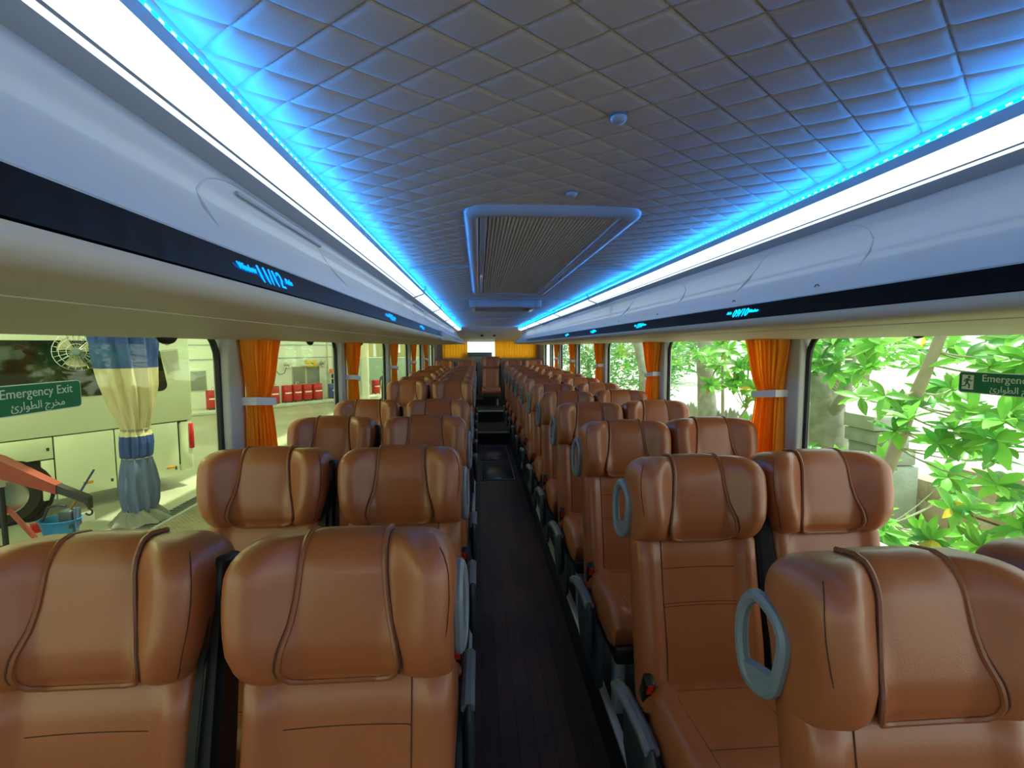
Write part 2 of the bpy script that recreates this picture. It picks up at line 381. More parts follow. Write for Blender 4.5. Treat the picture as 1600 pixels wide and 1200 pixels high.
for sd, nm in ((-1, 'left'), (1, 'right')):
    y0, y1 = YF, 9.7
    rk = empty('luggage_rack', (0, 0, 0), label='long white overhead rack along the %s side windows with light strips' % nm, cat='luggage rack')
    def sh(poly, th, name, m, ya=y0, yb=y1): return sheet(poly, th*sd if False else th, sd, ya, yb, name, m, rk)
    b = MB(); body = [(.60, .37), (.675, .30), (.672, .26), (.64, .19), (.58, .135), (.525, .105), (.505, .075), (.56, .056), (WL-.004, .043), (WL-.004, .45), (.60, .45)]
    b.loft([[(sx(sd, p[0]), y, EYE+p[1]) for p in body] for y in (y0, y1)]).build('rack_body', M['white_panel'], rk, False)
    sh(P_PANEL, -.006, 'front_panel', M['white_panel'])
    sh([(.632, .3135), (.640, .306), (.662, .297)], -.006, 'bevel_trim', M['grey_bevel'])
    ls = sh([(.571, .336), (.590, .329), (.6185, .3185)], -.006, 'light_strip', M['led_white'])
    ls['label'] = 'glowing white light diffuser'
    sh([(.6185, .3185), (.623, .3168)], -.006, 'light_groove', M['grey_bevel'])
    sh([(.6225, .3165), (.632, .3135)], -.006, 'light_lip', M['led_white'])
    sh([(.5735, .3585), (.5715, .336)], .003, 'upper_trim', M['white_panel'])
    cv = sh([(.586, .385), (.5845, .372), (.582, .3575), (.5735, .3575)], .003, 'led_channel', M['white_panel'])
    b = MB(); xa, xb = sorted((sx(sd, .5752), sx(sd, .5765))); b.box((xa, y0, EYE+.3585), (xb, y1, EYE+.3645))
    b.build('blue_led_strip', M['led_blue'], rk, False, label='glowing blue LED line beside the ceiling')
    b = MB()
    for k in range(int((5.0-.3)/.022)):
        y = .3+k*.022; xa, xb = sorted((sx(sd, .5744), sx(sd, .5754))); b.box((xa, y, EYE+.3605), (xb, y+.009, EYE+.3630))
    b.build('led_chip', M['led_dot'], rk, False)['kind'] = 'stuff'
    slot = MB().rbox((-.0035, -.025, -.003), (.0035, .025, .003), .003).mesh('vent_slot', M['seal'])
    for y in SLOTS[sd]:
        inst('vent_slot', slot, rk, (sx(sd, .6085), y, EYE+.3215), (0, sd*R(20), 0))
    for y in ((3.08, 4.35, 5.9, 7.6) if sd < 0 else (3.45, 5.0, 6.6, 8.2)):
        pth = [(.662, .296), (.640, .304), (.6185, .316), (.590, .326), (.571, .333), (.566, .345), (.562, .36), (.556, .378)]
        MB().tube([(sx(sd, p), y, EYE+z-.003) for p, z in pth], .008, 6).build('light_bracket', M['grey_bevel'], rk)
    yb = 3.5 if sd < 0 else 7.2
    bd = sh([(.5115, .1065), (.5035, .089), (.4905, .0685)], -.007, 'black_band', M['band'], y0, yb)
    bd['label'] = 'glossy black display band'
    if yb < y1: sh([(.5115, .1065), (.5035, .089), (.4905, .0685)], -.006, 'nose_band', M['white_panel'], yb, y1)
    sh([(.5135, .1085), (.5105, .1085), (.5095, .106)], -.004, 'chrome_line', M['alu'], y0, yb)
    sh([(.4905, .0685), (.489, .0635), (.4925, .057), (.503, .0525), (.54, .0505), (.602, .0487)], -.006, 'rack_nose', M['cream'])
    sh([(.602, .0495), (.605, .0462), (.61, .0465)], -.004, 'groove_line', M['white_panel'])
    sh([(.61, .0475), (.80, .042), (WL, .033)], -.006, 'underside_panel', M['cream'])
    for (ya, yb2) in ACCESS[sd]:
        def fn(p, q):
            y = lerp(ya, yb2, p); r = .28*(yb2-ya); vmin = .06
            e = min(y-ya, yb2-y); top = vmin
            if e < r: top = vmin+(1-vmin)*.55*(1-math.sqrt(max(0, 1-(1-e/r)**2)))
            hw, z = panel_at(lerp(top, .93, q)); return (sx(sd, hw-.0035), y, EYE+z+.001)
        ap = MB().grid(fn, 24, 10).build('access_panel', M['white_panel'], rk)
        edge = [fn(0, 1-k/8) for k in range(9)]+[fn(k/24, 0) for k in range(1, 25)]+[fn(1, k/8) for k in range(1, 9)]
        MB().tube(edge, .0032, 5).build('panel_edge', M['white_panel'], ap)
        if sd > 0:
            for (dy, v) in ((.12, .78), (.82, .8)):
                hw, z = panel_at(v); y = lerp(ya, yb2, dy)
                lk = MB().tube([(sx(sd, hw-.006)-.006*0, y+.008*math.cos(a), EYE+z+.008*math.sin(a)) for a in [k*.5236 for k in range(12)]], .0012, 5, True).build('key_lock', M['plastic_dark'], ap)
        else:
            hw, z = panel_at(.12); MB().rbox((sx(sd, hw-.004), lerp(ya, yb2, .25), EYE+z-.005), (sx(sd, hw-.012), lerp(ya, yb2, .92), EYE+z+.003), .002).build('panel_grip', M['grey_bevel'], ap)
    # seat-number displays glowing in the black band
    for (y, num, big) in SHOW[sd]:
        dp = empty('seat_number_display', (sx(sd, .4965), y, EYE+.0875)); dp.parent = rk; dp['label'] = 'blue glowing seat number display reading %s' % num
        mm = M['display'] if sd < 0 else M['display_cyan']
        # text runs along the bus, reading left to right from the aisle; the band leans
        rot = Matrix.Rotation(R(90)*(-sd), 4, 'Z') @ Matrix.Rotation(R(66), 4, 'X')
        for (t, s_, dx, dz_) in ((num, .034, 0, 0), ('Window' if sd < 0 else 'Aisle', .0125, -.062, .004), ('Aisle' if sd < 0 else 'Window', .0125, .06, .003)):
            o = bpy.data.objects.new('display_text', text_mesh(t, s_, 'display_text', mm)); COL.objects.link(o); o.parent = dp
            o.matrix_local = rot @ Matrix.Translation((dx, dz_, .003))
    if sd < 0:
        b = MB(); pts = [(3.5, .112), (3.5, .045), (5.2, .078), (5.2, .086)]
        b.prism(pts, lambda y, z: (sx(-1, .487), y, EYE+z), lambda y, z: (sx(-1, .507), y, EYE+z))
        b.build('end_wedge', M['white_panel'], rk, False, label='pale blue-lit tapering end panel')

# ---------------------------------------------------------------- ceiling fittings
t = empty('air_return_grille', (CX+.004, 2.52, EYE+.395), label='large rounded ceiling air grille with fine slats in white frame', cat='air grille')
def rrect(hx, hy, r, n=7):
    o = []
    for (cx_, cy_, a0) in ((hx-r, hy-r, 0), (-hx+r, hy-r, 90), (-hx+r, -hy+r, 180), (hx-r, -hy+r, 270)):
        for k in range(n+1): a = R(a0+90*k/n); o.append((cx_+r*math.cos(a), cy_+r*math.sin(a)))
    return o
hx, hy = .274, 1.11
b = MB(); rings = []
for (gx, z) in ((.0, .03), (.0, .012), (-.006, -.004), (-.02, -.014), (-.034, -.016), (-.046, -.012), (-.05, .0), (-.05, .03)):
    rings.append([(x, y, z) for x, y in rrect(hx+gx, hy+gx, .075+gx)])
b.loft(rings, closed=True).build('frame', M['white_panel'], t, ang=60)
MB().box((-.22, -1.06, .012), (.22, 1.06, .03)).build('backing', M['plastic_dark'], t, False)
b = MB()
for k in range(34):
    x = -.19+.40*k/33; b.box((x-.0036, -1.05, -.003), (x+.0036, 1.05, .012))
for k in range(150):
    y = -1.05+2.1*k/149; b.box((-.19, y-.002, .0), (.21, y+.002, .012))
b.build('slat', M['tie'], t, False)['kind'] = 'stuff'
for x in (-.212, .214): MB().rbox((x-.012, -1.05, -.012), (x+.012, 1.05, .014), .004).build('side_rail', M['white_panel'], t)
MB().rbox((-.218, 1.045, -.012), (.218, 1.075, .014), .004).build('end_rail', M['white_panel'], t)
t = empty('roof_hatch', (CX+.01, 4.55, EYE+.40), label='white framed roof hatch behind the long air grille', cat='roof hatch')
MB().rbox((-.30, -.36, -.065), (.30, -.31, .02), .012).build('front_rail', M['white_panel'], t)
for x in (-.285, .285):
    MB().rbox((x-.028, -.37, -.072), (x+.028, -.29, .02), .012).build('corner_block', M['white_panel'], t)
    MB().rbox((x-.02, -.30, -.05), (x+.02, .40, .02), .01).build('side_rail', M['white_panel'], t)
MB().rbox((-.30, .37, -.05), (.30, .42, .02), .01).build('rear_rail', M['white_panel'], t)
MB().box((-.28, -.32, -.012), (.28, .40, .0)).build('lid', M['plastic_grey'], t, False)
for (x, y, l) in ((.25, .868, 'nearer of two small round knobs on the quilted ceiling'), (.248, 1.29, 'farther small round ceiling knob just before the air grille')):
    t = empty('ceiling_button', (x, y, cz(x)-.006), label=l, cat='ceiling button', group='round buttons on the ceiling')
    MB().lathe([(.0001, -.012), (.009, -.0115), (.0135, -.008), (.015, -.002), (.015, .006)], 20).build('cap', M['white_panel'], t)
    MB().lathe([(.0165, .006), (.0165, -.0005), (.0145, -.002)], 20).build('base_ring', M['plastic_grey'], t)

# ---------------------------------------------------------------- passenger seats
# a seat is built facing -y with its origin under the ridge of the headrest, on the platform
TILT = R(11); S = .675
CT, SN = math.cos(TILT), math.sin(TILT)
def B(x, s, d):
    """back coordinates: across, up along the back, forward of its mid plane"""
    return (x, -S*SN+s*SN-d*CT, .42+s*CT+d*SN)
def head_dims(s):
    """half width and depth factor of the headrest at height s"""
    hw = interp([(.425, .168), (.455, .181), (.49, .192), (.53, .199), (.57, .202), (.61, .201), (.65, .195), (.675, .19)], s)
    k = 1.
    t = (s-(S-.062))/.062
    if t > 0: t = min(t, 1); hw *= .70+.30*(1-t**2.4)**(1/2.4); k = .30+.70*math.sqrt(max(0, 1-t*t))
    t = (.455-s)/.03
    if t > 0: t = min(t, 1); hw *= 1-.03*t; k *= .62+.38*math.sqrt(max(0, 1-t*t))
    return hw, k
def head_front(x, s):
    hw, k = head_dims(s); u = min(1, abs(x)/hw); k = k
    bulge = sm(.42, .50, s)
    base = .058+.012*bulge+(.040+.018*bulge)*sm(.34, .78, u)
    return base*k*(1-u**7)**(1/7.)
def make_headrest(fl):
    """fl: side (+1/-1) whose face runs flush into the backrest, 0 for wings on both sides"""
    rings = []; n = 34
    for s in (.425, .428, .434, .445, .46, .49, .52, .55, .58, .60, .615, .628, .64, .65, .658, .664, .669, .6725, .6745, .675):
        hw, k = head_dims(s); ring = []; hf = max(hw, .1965 if s < .6 else 0)
        ext = lambda u: (hf if fl*u > 0 else hw)
        for i in range(n+1):
            u = -math.cos(math.pi*i/n); q = sgn(u)*(abs(u)**.85); ring.append(B(ext(u)*q, s, head_front(hw*q, s)))
        for i in range(1, 18):
            u = math.cos(math.pi*i/18); ring.append(B(ext(u)*u, s, -.056*k*(1-abs(u)**6)**(1/6.)))
        rings.append(ring)
    return MB().loft(rings)
PAD = [(.43, .094), (.46, .101), (.49, .097), (.53, .086), (.57, .079), (.61, .075), (.65, .073), (.69, .072)]
def pad_pt(u, v, off=.005):
    """pad draped over the headrest: v 0 at its lower hem, 1 behind the ridge"""
    s0 = .424; w_ = interp(PAD, s0+(S-s0)*min(v/.9, 1)); 
    if v < .9:
        s = s0+(S-s0)*(v/.9); 
        if v < .07: w_ -= .03*(1-math.sqrt(max(0, 1-(1-v/.07)**2)))
        x = u*w_; t = max(0, (s-(S-.062))/.062)
        return B(x, s+off*t, head_front(x, max(s, .436))+off*(1-.4*t)-(.0 if s > .45 else 0))
    q = (v-.9)/.1; x = u*w_
    return B(x, S+off*(1-q*q*.3), lerp(head_front(x, S)+.4*off, -.015, q))
def make_pad():
    return MB().grid(lambda a, b: pad_pt(2*a-1, b, .004+.004*(1-abs(2*a-1)**6)*min(1, b*12)), 16, 40)
def pad_piping():
    L = [pad_pt(-1, v/40, .004) for v in range(40, -1, -1)]+[pad_pt(-1+2*k/14, 0, .004) for k in range(1, 14)]+[pad_pt(1, v/40, .004) for v in range(41)]
    return MB().tube(L, .0052, 7)
def pad_groove(sg):
    return MB().tube([pad_pt(sg*1.06, v/40, .0004) for v in range(38, 2, -1)], .0026, 5)
def back_front(x, s):
    hw = .186; u = min(1, abs(x)/hw); lum = .012*math.exp(-((s-.12)/.1)**2)
    return (.052+lum+.022*sm(.60, .82, u))*(1-u**7)**(1/7.)
def make_back(fl):
    rings = []; n = 28
    for s in (-.07, -.064, -.05, 0, .06, .12, .18, .24, .30, .36, .42, .46, .54, .60, .63):
        k = math.sqrt(max(.05, 1-max(0, (-.05-s)/.021)**2)); top = s > .44; ring = []
        def ext(u): return .196 if (fl*u > 0 and s <= .46) else (.165 if top else .176)
        for i in range(n+1):
            u = -math.cos(math.pi*i/n); q = max(-1, min(1, u*abs(u)**-.12 if u else 0)); d = back_front(.186*q, s)*k
            if top: d = min(d, .02)
            ring.append(B(ext(q)*q, s, d))
        for i in range(1, 14):
            u = math.cos(math.pi*i/14); ring.append(B(ext(u)*u, s, -.056*k*(1-abs(u)**6)**(1/6.)))
        rings.append(ring)
    return MB().loft(rings)
def back_seams():
    b = MB()
    for sg in (-1, 1): b.tube([B(sg*.122, s/30*.43, back_front(.122, s/30*.43)-.0004) for s in range(0, 31)], .0014, 5)
    for s in (.345, .245, .236): b.tube([B(x/12*.122, s-.004*(x/12)**2, back_front(x/12*.122, s)-.0004) for x in range(-12, 13)], .0013, 5)
    return b
def make_cushion():
    def prof(y):                 # y 0 rear .. 1 front
        return .45+.012*sm(.35, .85, y)-.075*max(0, (y-.86)/.14)**2.2, .30-.0*y
    rings = []; n = 20
    for y in (0, .02, .08, .2, .35, .5, .65, .76, .84, .9, .94, .97, .99, 1):
        top, bot = prof(y); k = 1 if y > .02 else .9; hw = (.168+.022*sm(.1, .32, y))*(1 if y < .9 else 1-.06*((y-.9)/.1)**2)
        ring = []
        for i in range(n+1):
            u = -math.cos(math.pi*i/n); e = (1-abs(u)**8)**(1/8.); bol = .016*sm(.55, .82, abs(u))
            ring.append((hw*u, -.085-.475*y, bot+.05+(top-bot-.05+bol)*e))
        for i in range(1, 10):
            u = math.cos(math.pi*i/10); ring.append((hw*u, -.085-.475*y+(.05*y), bot+.05-(.05)*(1-abs(u)**6)**(1/6.)))
        rings.append(ring)
    return MB().loft(rings)
def cushion_top(x, y):
    hw = .168+.022*sm(.1, .32, y); u = min(.999, abs(x)/hw); top = .45+.012*sm(.35, .85, y)-.075*max(0, (y-.86)/.14)**2.2
    return .35+(top-.35+.016*sm(.55, .82, u))*(1-u**8)**(1/8.)
def cushion_seams():
    b = MB()
    for sg in (-1, 1): b.tube([(sg*.118, -.085-.475*y/20, cushion_top(.118, y/20)-.0002) for y in range(3, 20)], .0014, 5)
    for yy in (.27, .72): b.tube([(x/12*.118, -.085-.475*yy, cushion_top(x/12*.118, yy)-.0002) for x in range(-12, 13)], .0013, 5)
    return b
def make_seat(kind, sd):
    """kind 'aisle' or 'window'; sd is the side of the seat (+1/-1) that faces the aisle"""
    t = empty('bus_seat')
    fl = sd if kind == 'aisle' else 0
    bk = make_back(fl).build('backrest', M['leather'], t, ang=60); back_seams().build('seam', M['seam'], bk, label='dark stitched seams')
    hd_ = make_headrest(fl).build('headrest', M['leather'], t, ang=60)
    sl = []
    for k in range(30):
        s = .44+.215*k/29; hw, kk = head_dims(s); sl.append(B(sd*hw*.955, s, head_front(hw*.955, s)+.0004))
    MB().tube(sl, .0011, 4).build('side_stitching', M['seam'], hd_)
    pd = make_pad().build('headrest_pad', M['leather_pad'], t, ang=60)
    pad_piping().build('piping', M['piping'], pd, label='raised leather piping'); [pad_groove(q).build('piping_groove', M['seam'], pd) for q in (-1, 1)]
    cu_ = make_cushion().build('seat_cushion', M['leather'], t, ang=60); cushion_seams().build('seam', M['seam'], cu_)
    MB().rbox((-.17, -.53, .24), (.17, -.06, .32), .02).build('seat_frame', M['black'], t)
    for y in (-.44, -.14):
        MB().rbox((sd*.13-.02, y-.03, 0), (sd*.13+.02, y+.03, .27), .006).build('seat_leg', M['steel'], t)
    bkl = MB().rbox((-.014, -.026, -.06), (.014, .012, .03), .006).xf(Matrix.Translation((sd*.186, -.185, .46)) @ Matrix.Rotation(R(25), 4, 'X')).build('belt_buckle', M['black'], t)
    MB().rbox((-.0095, -.029, -.022), (.0095, -.022, .022), .003).xf(Matrix.Translation((sd*.186, -.185, .466)) @ Matrix.Rotation(R(25), 4, 'X')).build('release_button', M['red'], bkl, label='red release button')
    if kind == 'aisle':
        L = []
        for (s, d, o) in ((.592, -.052, .008), (.585, -.03, .006), (.568, .002, .006), (.545, .016, .006), (.515, .012, .006), (.475, -.006, .006), (.445, -.022, .006), (.428, -.045, .007), (.424, -.07, .010), (.438, -.095, .013), (.475, -.104, .015), (.52, -.102, .015), (.56, -.090, .013), (.582, -.072, .010)):
            L.append(B(sd*(.1965+o), s, d))
        # round the loop off
        n = len(L); Q = []
        for i in range(n):
            p0, p1, p2, p3 = (Vector(L[(i+k) % n]) for k in (-1, 0, 1, 2))
            for q in (0, .5):
                Q.append(.5*((2*p1)+(p2-p0)*q+(2*p0-5*p1+4*p2-p3)*q*q+(-p0+3*p1-3*p2+p3)*q**3))
        gh = MB()
        gh.loft([[B(sd*(.1965+o), s, d) for o, s, d in ((.001, .470, -.012), (.014, .466, -.016), (.022, .462, -.092), (.006, .466, -.090))], [B(sd*(.1965+o), s, d) for o, s, d in ((.001, .432, -.040), (.014, .430, -.042), (.020, .430, -.078), (.004, .432, -.076))]])
        gh.tube(Q, .0125, 8, True, sx=.95, sy=1.0, up=(1, 0, 0))
        gh.build('grab_handle', M['plastic_grey'], t, label='grey plastic grab handle')
        # shield, arm and drooping arm end beside the cushion
        prof = [(-.44, .10), (-.40, .06), (-.10, .06), (-.03, .14), (-.02, .27), (-.06, .33), (-.30, .33), (-.42, .26), (-.45, .18)]
        MB().prism(prof, lambda y, z: (sd*.190, y, z), lambda y, z: (sd*.204, y, z)).build('side_shield', M['plastic_dark'], t)
        arm = [(.0, .32), (-.06, .345), (-.16, .362), (-.26, .372), (-.325, .366)]
        ar = MB().tube([(sd*.220, y, z) for y, z in arm], .020, 8, sx=.9, sy=1.1, up=(0, 0, 1)).build('armrest', M['plastic_grey'], t)
        rings = []
        for k in range(9):
            q = -1+k/4; e = (1-abs(q)**3.)**(1/3.) if abs(q) < 1 else .25
            rings.append([(sd*.222+.018*math.cos(a)*e, -.325+.045*math.sin(a)*e, .265+q*.115) for a in [kk*.5236 for kk in range(12)]])
        MB().loft(rings).build('armrest_end', M['plastic_dark'], ar, label='dark rounded arm end')
        MB().lathe([(.0001, -.006), (.022, -.006), (.022, .006), (.0001, .006)], 14, (sd*.212, -.04, .31), 'x').build('pivot', M['plastic_dark'], ar)
    else:
        x = sd*.200
        MB().rbox((-.017, -.045, -.06), (.017, .03, .035), .016).xf(Matrix.Translation(B(x, .60, .0)) @ Matrix.Rotation(-TILT, 4, 'X')).build('belt_guide', M['black'], t, label='rounded black belt guide')
        b = MB(); b.loft([[B(x-.022*w_, s, d), B(x+.022*w_, s, d), B(x+.022*w_, s, -.02), B(x-.022*w_, s, -.02)] for s, d, w_ in ((-.05, .05, 1), (.3, .045, 1), (.42, .035, .9), (.56, .0, .6))])
        b.build('belt_shroud', M['black'], t, False)
        for k, (o, wd_) in enumerate(((-.010, .008), (.006, .010))):
            b = MB()
            b.loft([[B(x+o*q-wd_*q, s, d-.006*k), B(x+o*q+wd_*q, s, d+.008-.006*k), B(x+o*q+wd_*q, s, d+.005-.006*k), B(x+o*q-wd_*q, s, d-.003-.006*k)] for s, d, q in ((-.02, .085, 1.5), (.15, .078, 1.35), (.35, .066, 1.15), (.5, .052, .95), (.61, .036, .8))])
            b.build('seat_belt', M['webbing'], t, False, label='black seat belt webbing')
    return t
ORD = ['front', 'second', 'third', 'fourth', 'fifth', 'sixth', 'seventh', 'eighth', 'ninth', 'tenth', 'eleventh', 'twelfth']
XA, XW = {1: .485, -1: .442}, {1: .928, -1: .858}
proto = {}
def place(kind, sd, x, y, z, label, group, rz=0):
    k = (kind, sd)
    if k not in proto: proto[k] = o = make_seat(kind, sd)
    else: o = copy_tree(proto[k])
    o.location = (x, y, z); o.rotation_euler = (0, 0, rz); tag(o, label, 'bus seat', group); return o
LEFT = [.94+.725*i for i in range(4)]+[4.82+.72*i for i in range(6)]
RIGHT = [.782]+[.757+.722*i for i in range(1, 12)]
for side, ys, sd in (('left', LEFT, 1), ('right', RIGHT, -1)):
    for i, y in enumerate(ys):
        dz = 0 if i else -.013; dx = 0 if i else (.012 if sd > 0 else .045)
        place('aisle', sd, CX-sd*XA[sd]+dx, y, PLAT-(.006 if sd < 0 else 0)+dz, 'tan leather aisle seat with grey grab handle, %s row of the %s-hand seats' % (ORD[i], side), 'tan leather seats in the %s-hand column' % side)
        place('window', sd, CX-sd*XW[sd]+dx, y+.015, PLAT+dz, 'tan leather window seat with black belt, %s row of the %s-hand seats' % (ORD[i], side), 'tan leather seats in the %s-hand column' % side)
for i, x in enumerate((-.72, -.25, .25, .72, 1.16)):
    place('window', 1, x, 10.3, PLAT+(.12 if i == 2 else .05), 'tan leather %s seat of the rear bench under the back window' % ('leftmost', 'second from left', 'middle', 'fourth from left', 'rightmost')[i], 'tan leather seats of the rear bench')
# platform that carries the rear bench
tag(MB().box((-.94, 9.62, PLAT), (CX+1.17, YR, PLAT+.05)).build('trim_2', M['carpet'], smooth=False), 'low dark plinth under the rear bench', kind='structure')

# ---------------------------------------------------------------- curtains
def curtain(sd, y, w1, w2, w3, zb, label, name='window_curtain'):
    """hangs from y rearwards; widths at top, tie and hem; pleats push in and out of the wall"""
    t = empty(name, (sx(sd, WL-.045), y, EYE), label=label, cat='curtain', group='orange tied side curtains')
    zt, zm = .045, -.215; n = 72
    def fn(p, q):
        z = lerp(zt, zb, q)
        if z > zm: f = (z-zm)/(zt-zm); w_ = lerp(w2, w1, f**.8); near = lerp(.035, 0, sm(0, 1, f)); dep = lerp(.016, .022, f)
        else: f = (zm-z)/(zm-zb); w_ = lerp(w2, w3, min(1, f*1.5)**.7); near = lerp(.035, .03, f); dep = lerp(.016, .02, f)
        ph = 2*math.pi*(9*p)+.6*math.sin(6*p+2*z); c = math.sin(ph)+.35*math.sin(2.3*ph+1+3*z)
        return (sd*-.0+dep*c*sd, near+w_*p+.006*math.sin(2*ph+q*3), z)
    MB().grid(fn, n, 30).build('fabric', M['curtain'], t, ang=80)
    ring = [fn(k/14, (zt-zm)/(zt-zb)) for k in range(15)]
    y0, y1 = min(p[1] for p in ring)-.012, max(p[1] for p in ring)+.006
    loop = [(dx, yy) for dx, yy in ((-.03, y0), (.03, y0), (.034, (y0+y1)/2), (.03, y1), (-.03, y1), (-.034, (y0+y1)/2))]
    MB().loft([[(dx, yy, zm+dz+.05*(yy-y0)*0-(yy-y0)*.12) for dx, yy in loop] for dz in (-.016, .016)], cap=False).build('tieback', M['tie'], t, label='white tieback strap')
for k, (sd, ys) in enumerate(((-1, PILL[-1]), (1, PILL[1]))):
    for i, y in enumerate(ys):
        if i == 5: continue
        curtain(sd, y+(.06 if sd < 0 else .045), .33, .17, .22, -.66, 'orange pleated curtain with white tieback beside the %s window pillar on the %s side' % (ORD[i] if i else 'nearest', ('left', 'right')[k]))
for (x0, x1, l, n) in ((-.82, -.25, 'wide orange pleated curtain left of the bright gap in the rear window', 9), (.36, 1.32, 'wide orange pleated curtain right of the bright gap in the rear window', 17)):
    t = empty('rear_curtain', (x0, YR-.05, EYE-.27), label=l, cat='curtain', group='drawn orange curtains at the rear window')
    MB().grid(lambda p, q: (p*(x1-x0), .014*math.sin(2*math.pi*n*p+.5*math.sin(5*p+q)), .385*q), n*8, 6).build('fabric', M['curtain'], t, ang=80)
    MB().rbox((-.01, -.012, .378), (x1-x0+.01, .012, .395), .006).build('curtain_rail', M['alu'], t)
# dark half-round vent knobs under the rack by the window heads
for (sd, y, l) in ((-1, 1.50, 'dark half-round clip at the head of the nearest left window'), (-1, 2.72, 'dark half-round clip at the head of the second left window'), (-1, 3.86, 'dark half-round clip above the third left window'), (1, 1.42, 'dark clip at the head of the nearest right window'), (1, 2.46, 'pale clip beside the nearest right curtain top')):
    k_ = .45 if sd > 0 else .85; t = empty('window_clip', (sx(sd, WL-.03), y, EYE+.036), label=l, cat='clip')
    b = MB(); b.loft([[(.018*math.cos(a)*k, .055*math.sin(a)*k, z) for a in [q*.5236 for q in range(12)]] for z, k in ((.0, 1), (-.014, .95), (-.026, .7), (-.032, .35))])
    b.build('body', M['tie'] if 'pale' in l else M['black'], t)
    MB().lathe([(.0001, -.036), (.006, -.036), (.006, -.03), (.0001, -.03)], 10).build('screw', M['steel'], t); t.scale = (k_, k_, k_)
# emergency exit stickers on the glass
M['green'] = mat('green_sticker', '#0a7a55', .45)
M['sign_white'] = mat('sticker_white', '#dff0e2', .5)
def ar(s): return s[::-1]
AR = '\uFE8B' 
ARW = ('\u0645\u062e\u0631\u062c', '\u0627\u0644\u0637\u0648\u0627\u0631\u0626')
def exit_sign(sd, yc, zc, w_, h, label):
    t = empty('emergency_exit_sign', (sx(sd, WL+.022), yc, EYE+zc), label=label, cat='sign', group='green emergency exit stickers on the glass')
    # local x runs left to right as read from inside
    rz = R(90) if sd < 0 else R(-90)
    t.rotation_euler = (R(90), 0, rz)
    MB().prism(rrect(w_/2, h/2, .010), lambda x, y: (x, y, 0), lambda x, y: (x, y, .001)).build('border', M['sign_white'], t, False)
    MB().prism(rrect(w_/2-.0022, h/2-.0022, .009), lambda x, y: (x, y, .001), lambda x, y: (x, y, .0016)).build('field', M['green'], t, False)
    ix = -w_/2+.027
    MB().prism([(ix-.0165, -.021), (ix+.0165, -.021), (ix+.0165, .021), (ix-.0165, .021)], lambda x, y: (x, y, .0016), lambda x, y: (x, y, .002)).build('pictogram_door', M['sign_white'], t, False)
    b = MB(); zz = .0024
    b.lathe([(.0001, .0008), (.0037, .0008), (.0037, 0), (.0001, 0)], 12, (ix+.0035, .0155, .002))
    for pth, r in (([(ix+.002, .010), (ix-.0025, -.001)], .0034), ([(ix-.002, -.001), (ix+.006, -.007), (ix+.005, -.0175)], .0019), ([(ix-.003, -.002), (ix-.006, -.010), (ix-.0145, -.0115)], .0019), ([(ix+.003, .010), (ix+.009, .004), (ix+.0135, .0065)], .0015), ([(ix+.001, .0105), (ix-.006, .008), (ix-.0105, .002)], .0015)):
        b.tube([(x, y, zz) for x, y in pth], r, 6, sy=1, sx=1)
    b.build('running_figure', M['green'], t, False)
    xt = -w_/2+.155
    o = bpy.data.objects.new('sign_text', text_mesh('Emergency Exit', .0285, 'sign_text', M['sign_white'], extr=.0004)); COL.objects.link(o); o.parent = t; o.location = (xt, .0135, .0022)
    o['label'] = 'white lettering Emergency Exit'
    # Arabic line, in joined letter forms, right to left
    vis = '\uFE89'; word = '\u0645\u062e\u0631\u062c \u0627\u0644\u0637\u0648\u0627\u0631\u0626'
    forms = '\uFEE3\uFEA8\uFEAE\uFE9D \uFE8D\uFEDF\uFEC4\uFEEE\uFE8D\uFEAD\uFE89'
    me = text_mesh(forms[::-1], .024, 'sign_text_arabic', M['sign_white'], extr=.0004)
    o = bpy.data.objects.new('sign_text', me); COL.objects.link(o); o.parent = t; o.location = (xt, -.015, .0022); o['label'] = 'white Arabic lettering'
exit_sign(-1, 1.110, -.112, .27, .066, 'green emergency exit sticker on the nearest left window')
exit_sign(1, 1.196, -.108, .27, .062, 'green emergency exit sticker on the nearest right window')

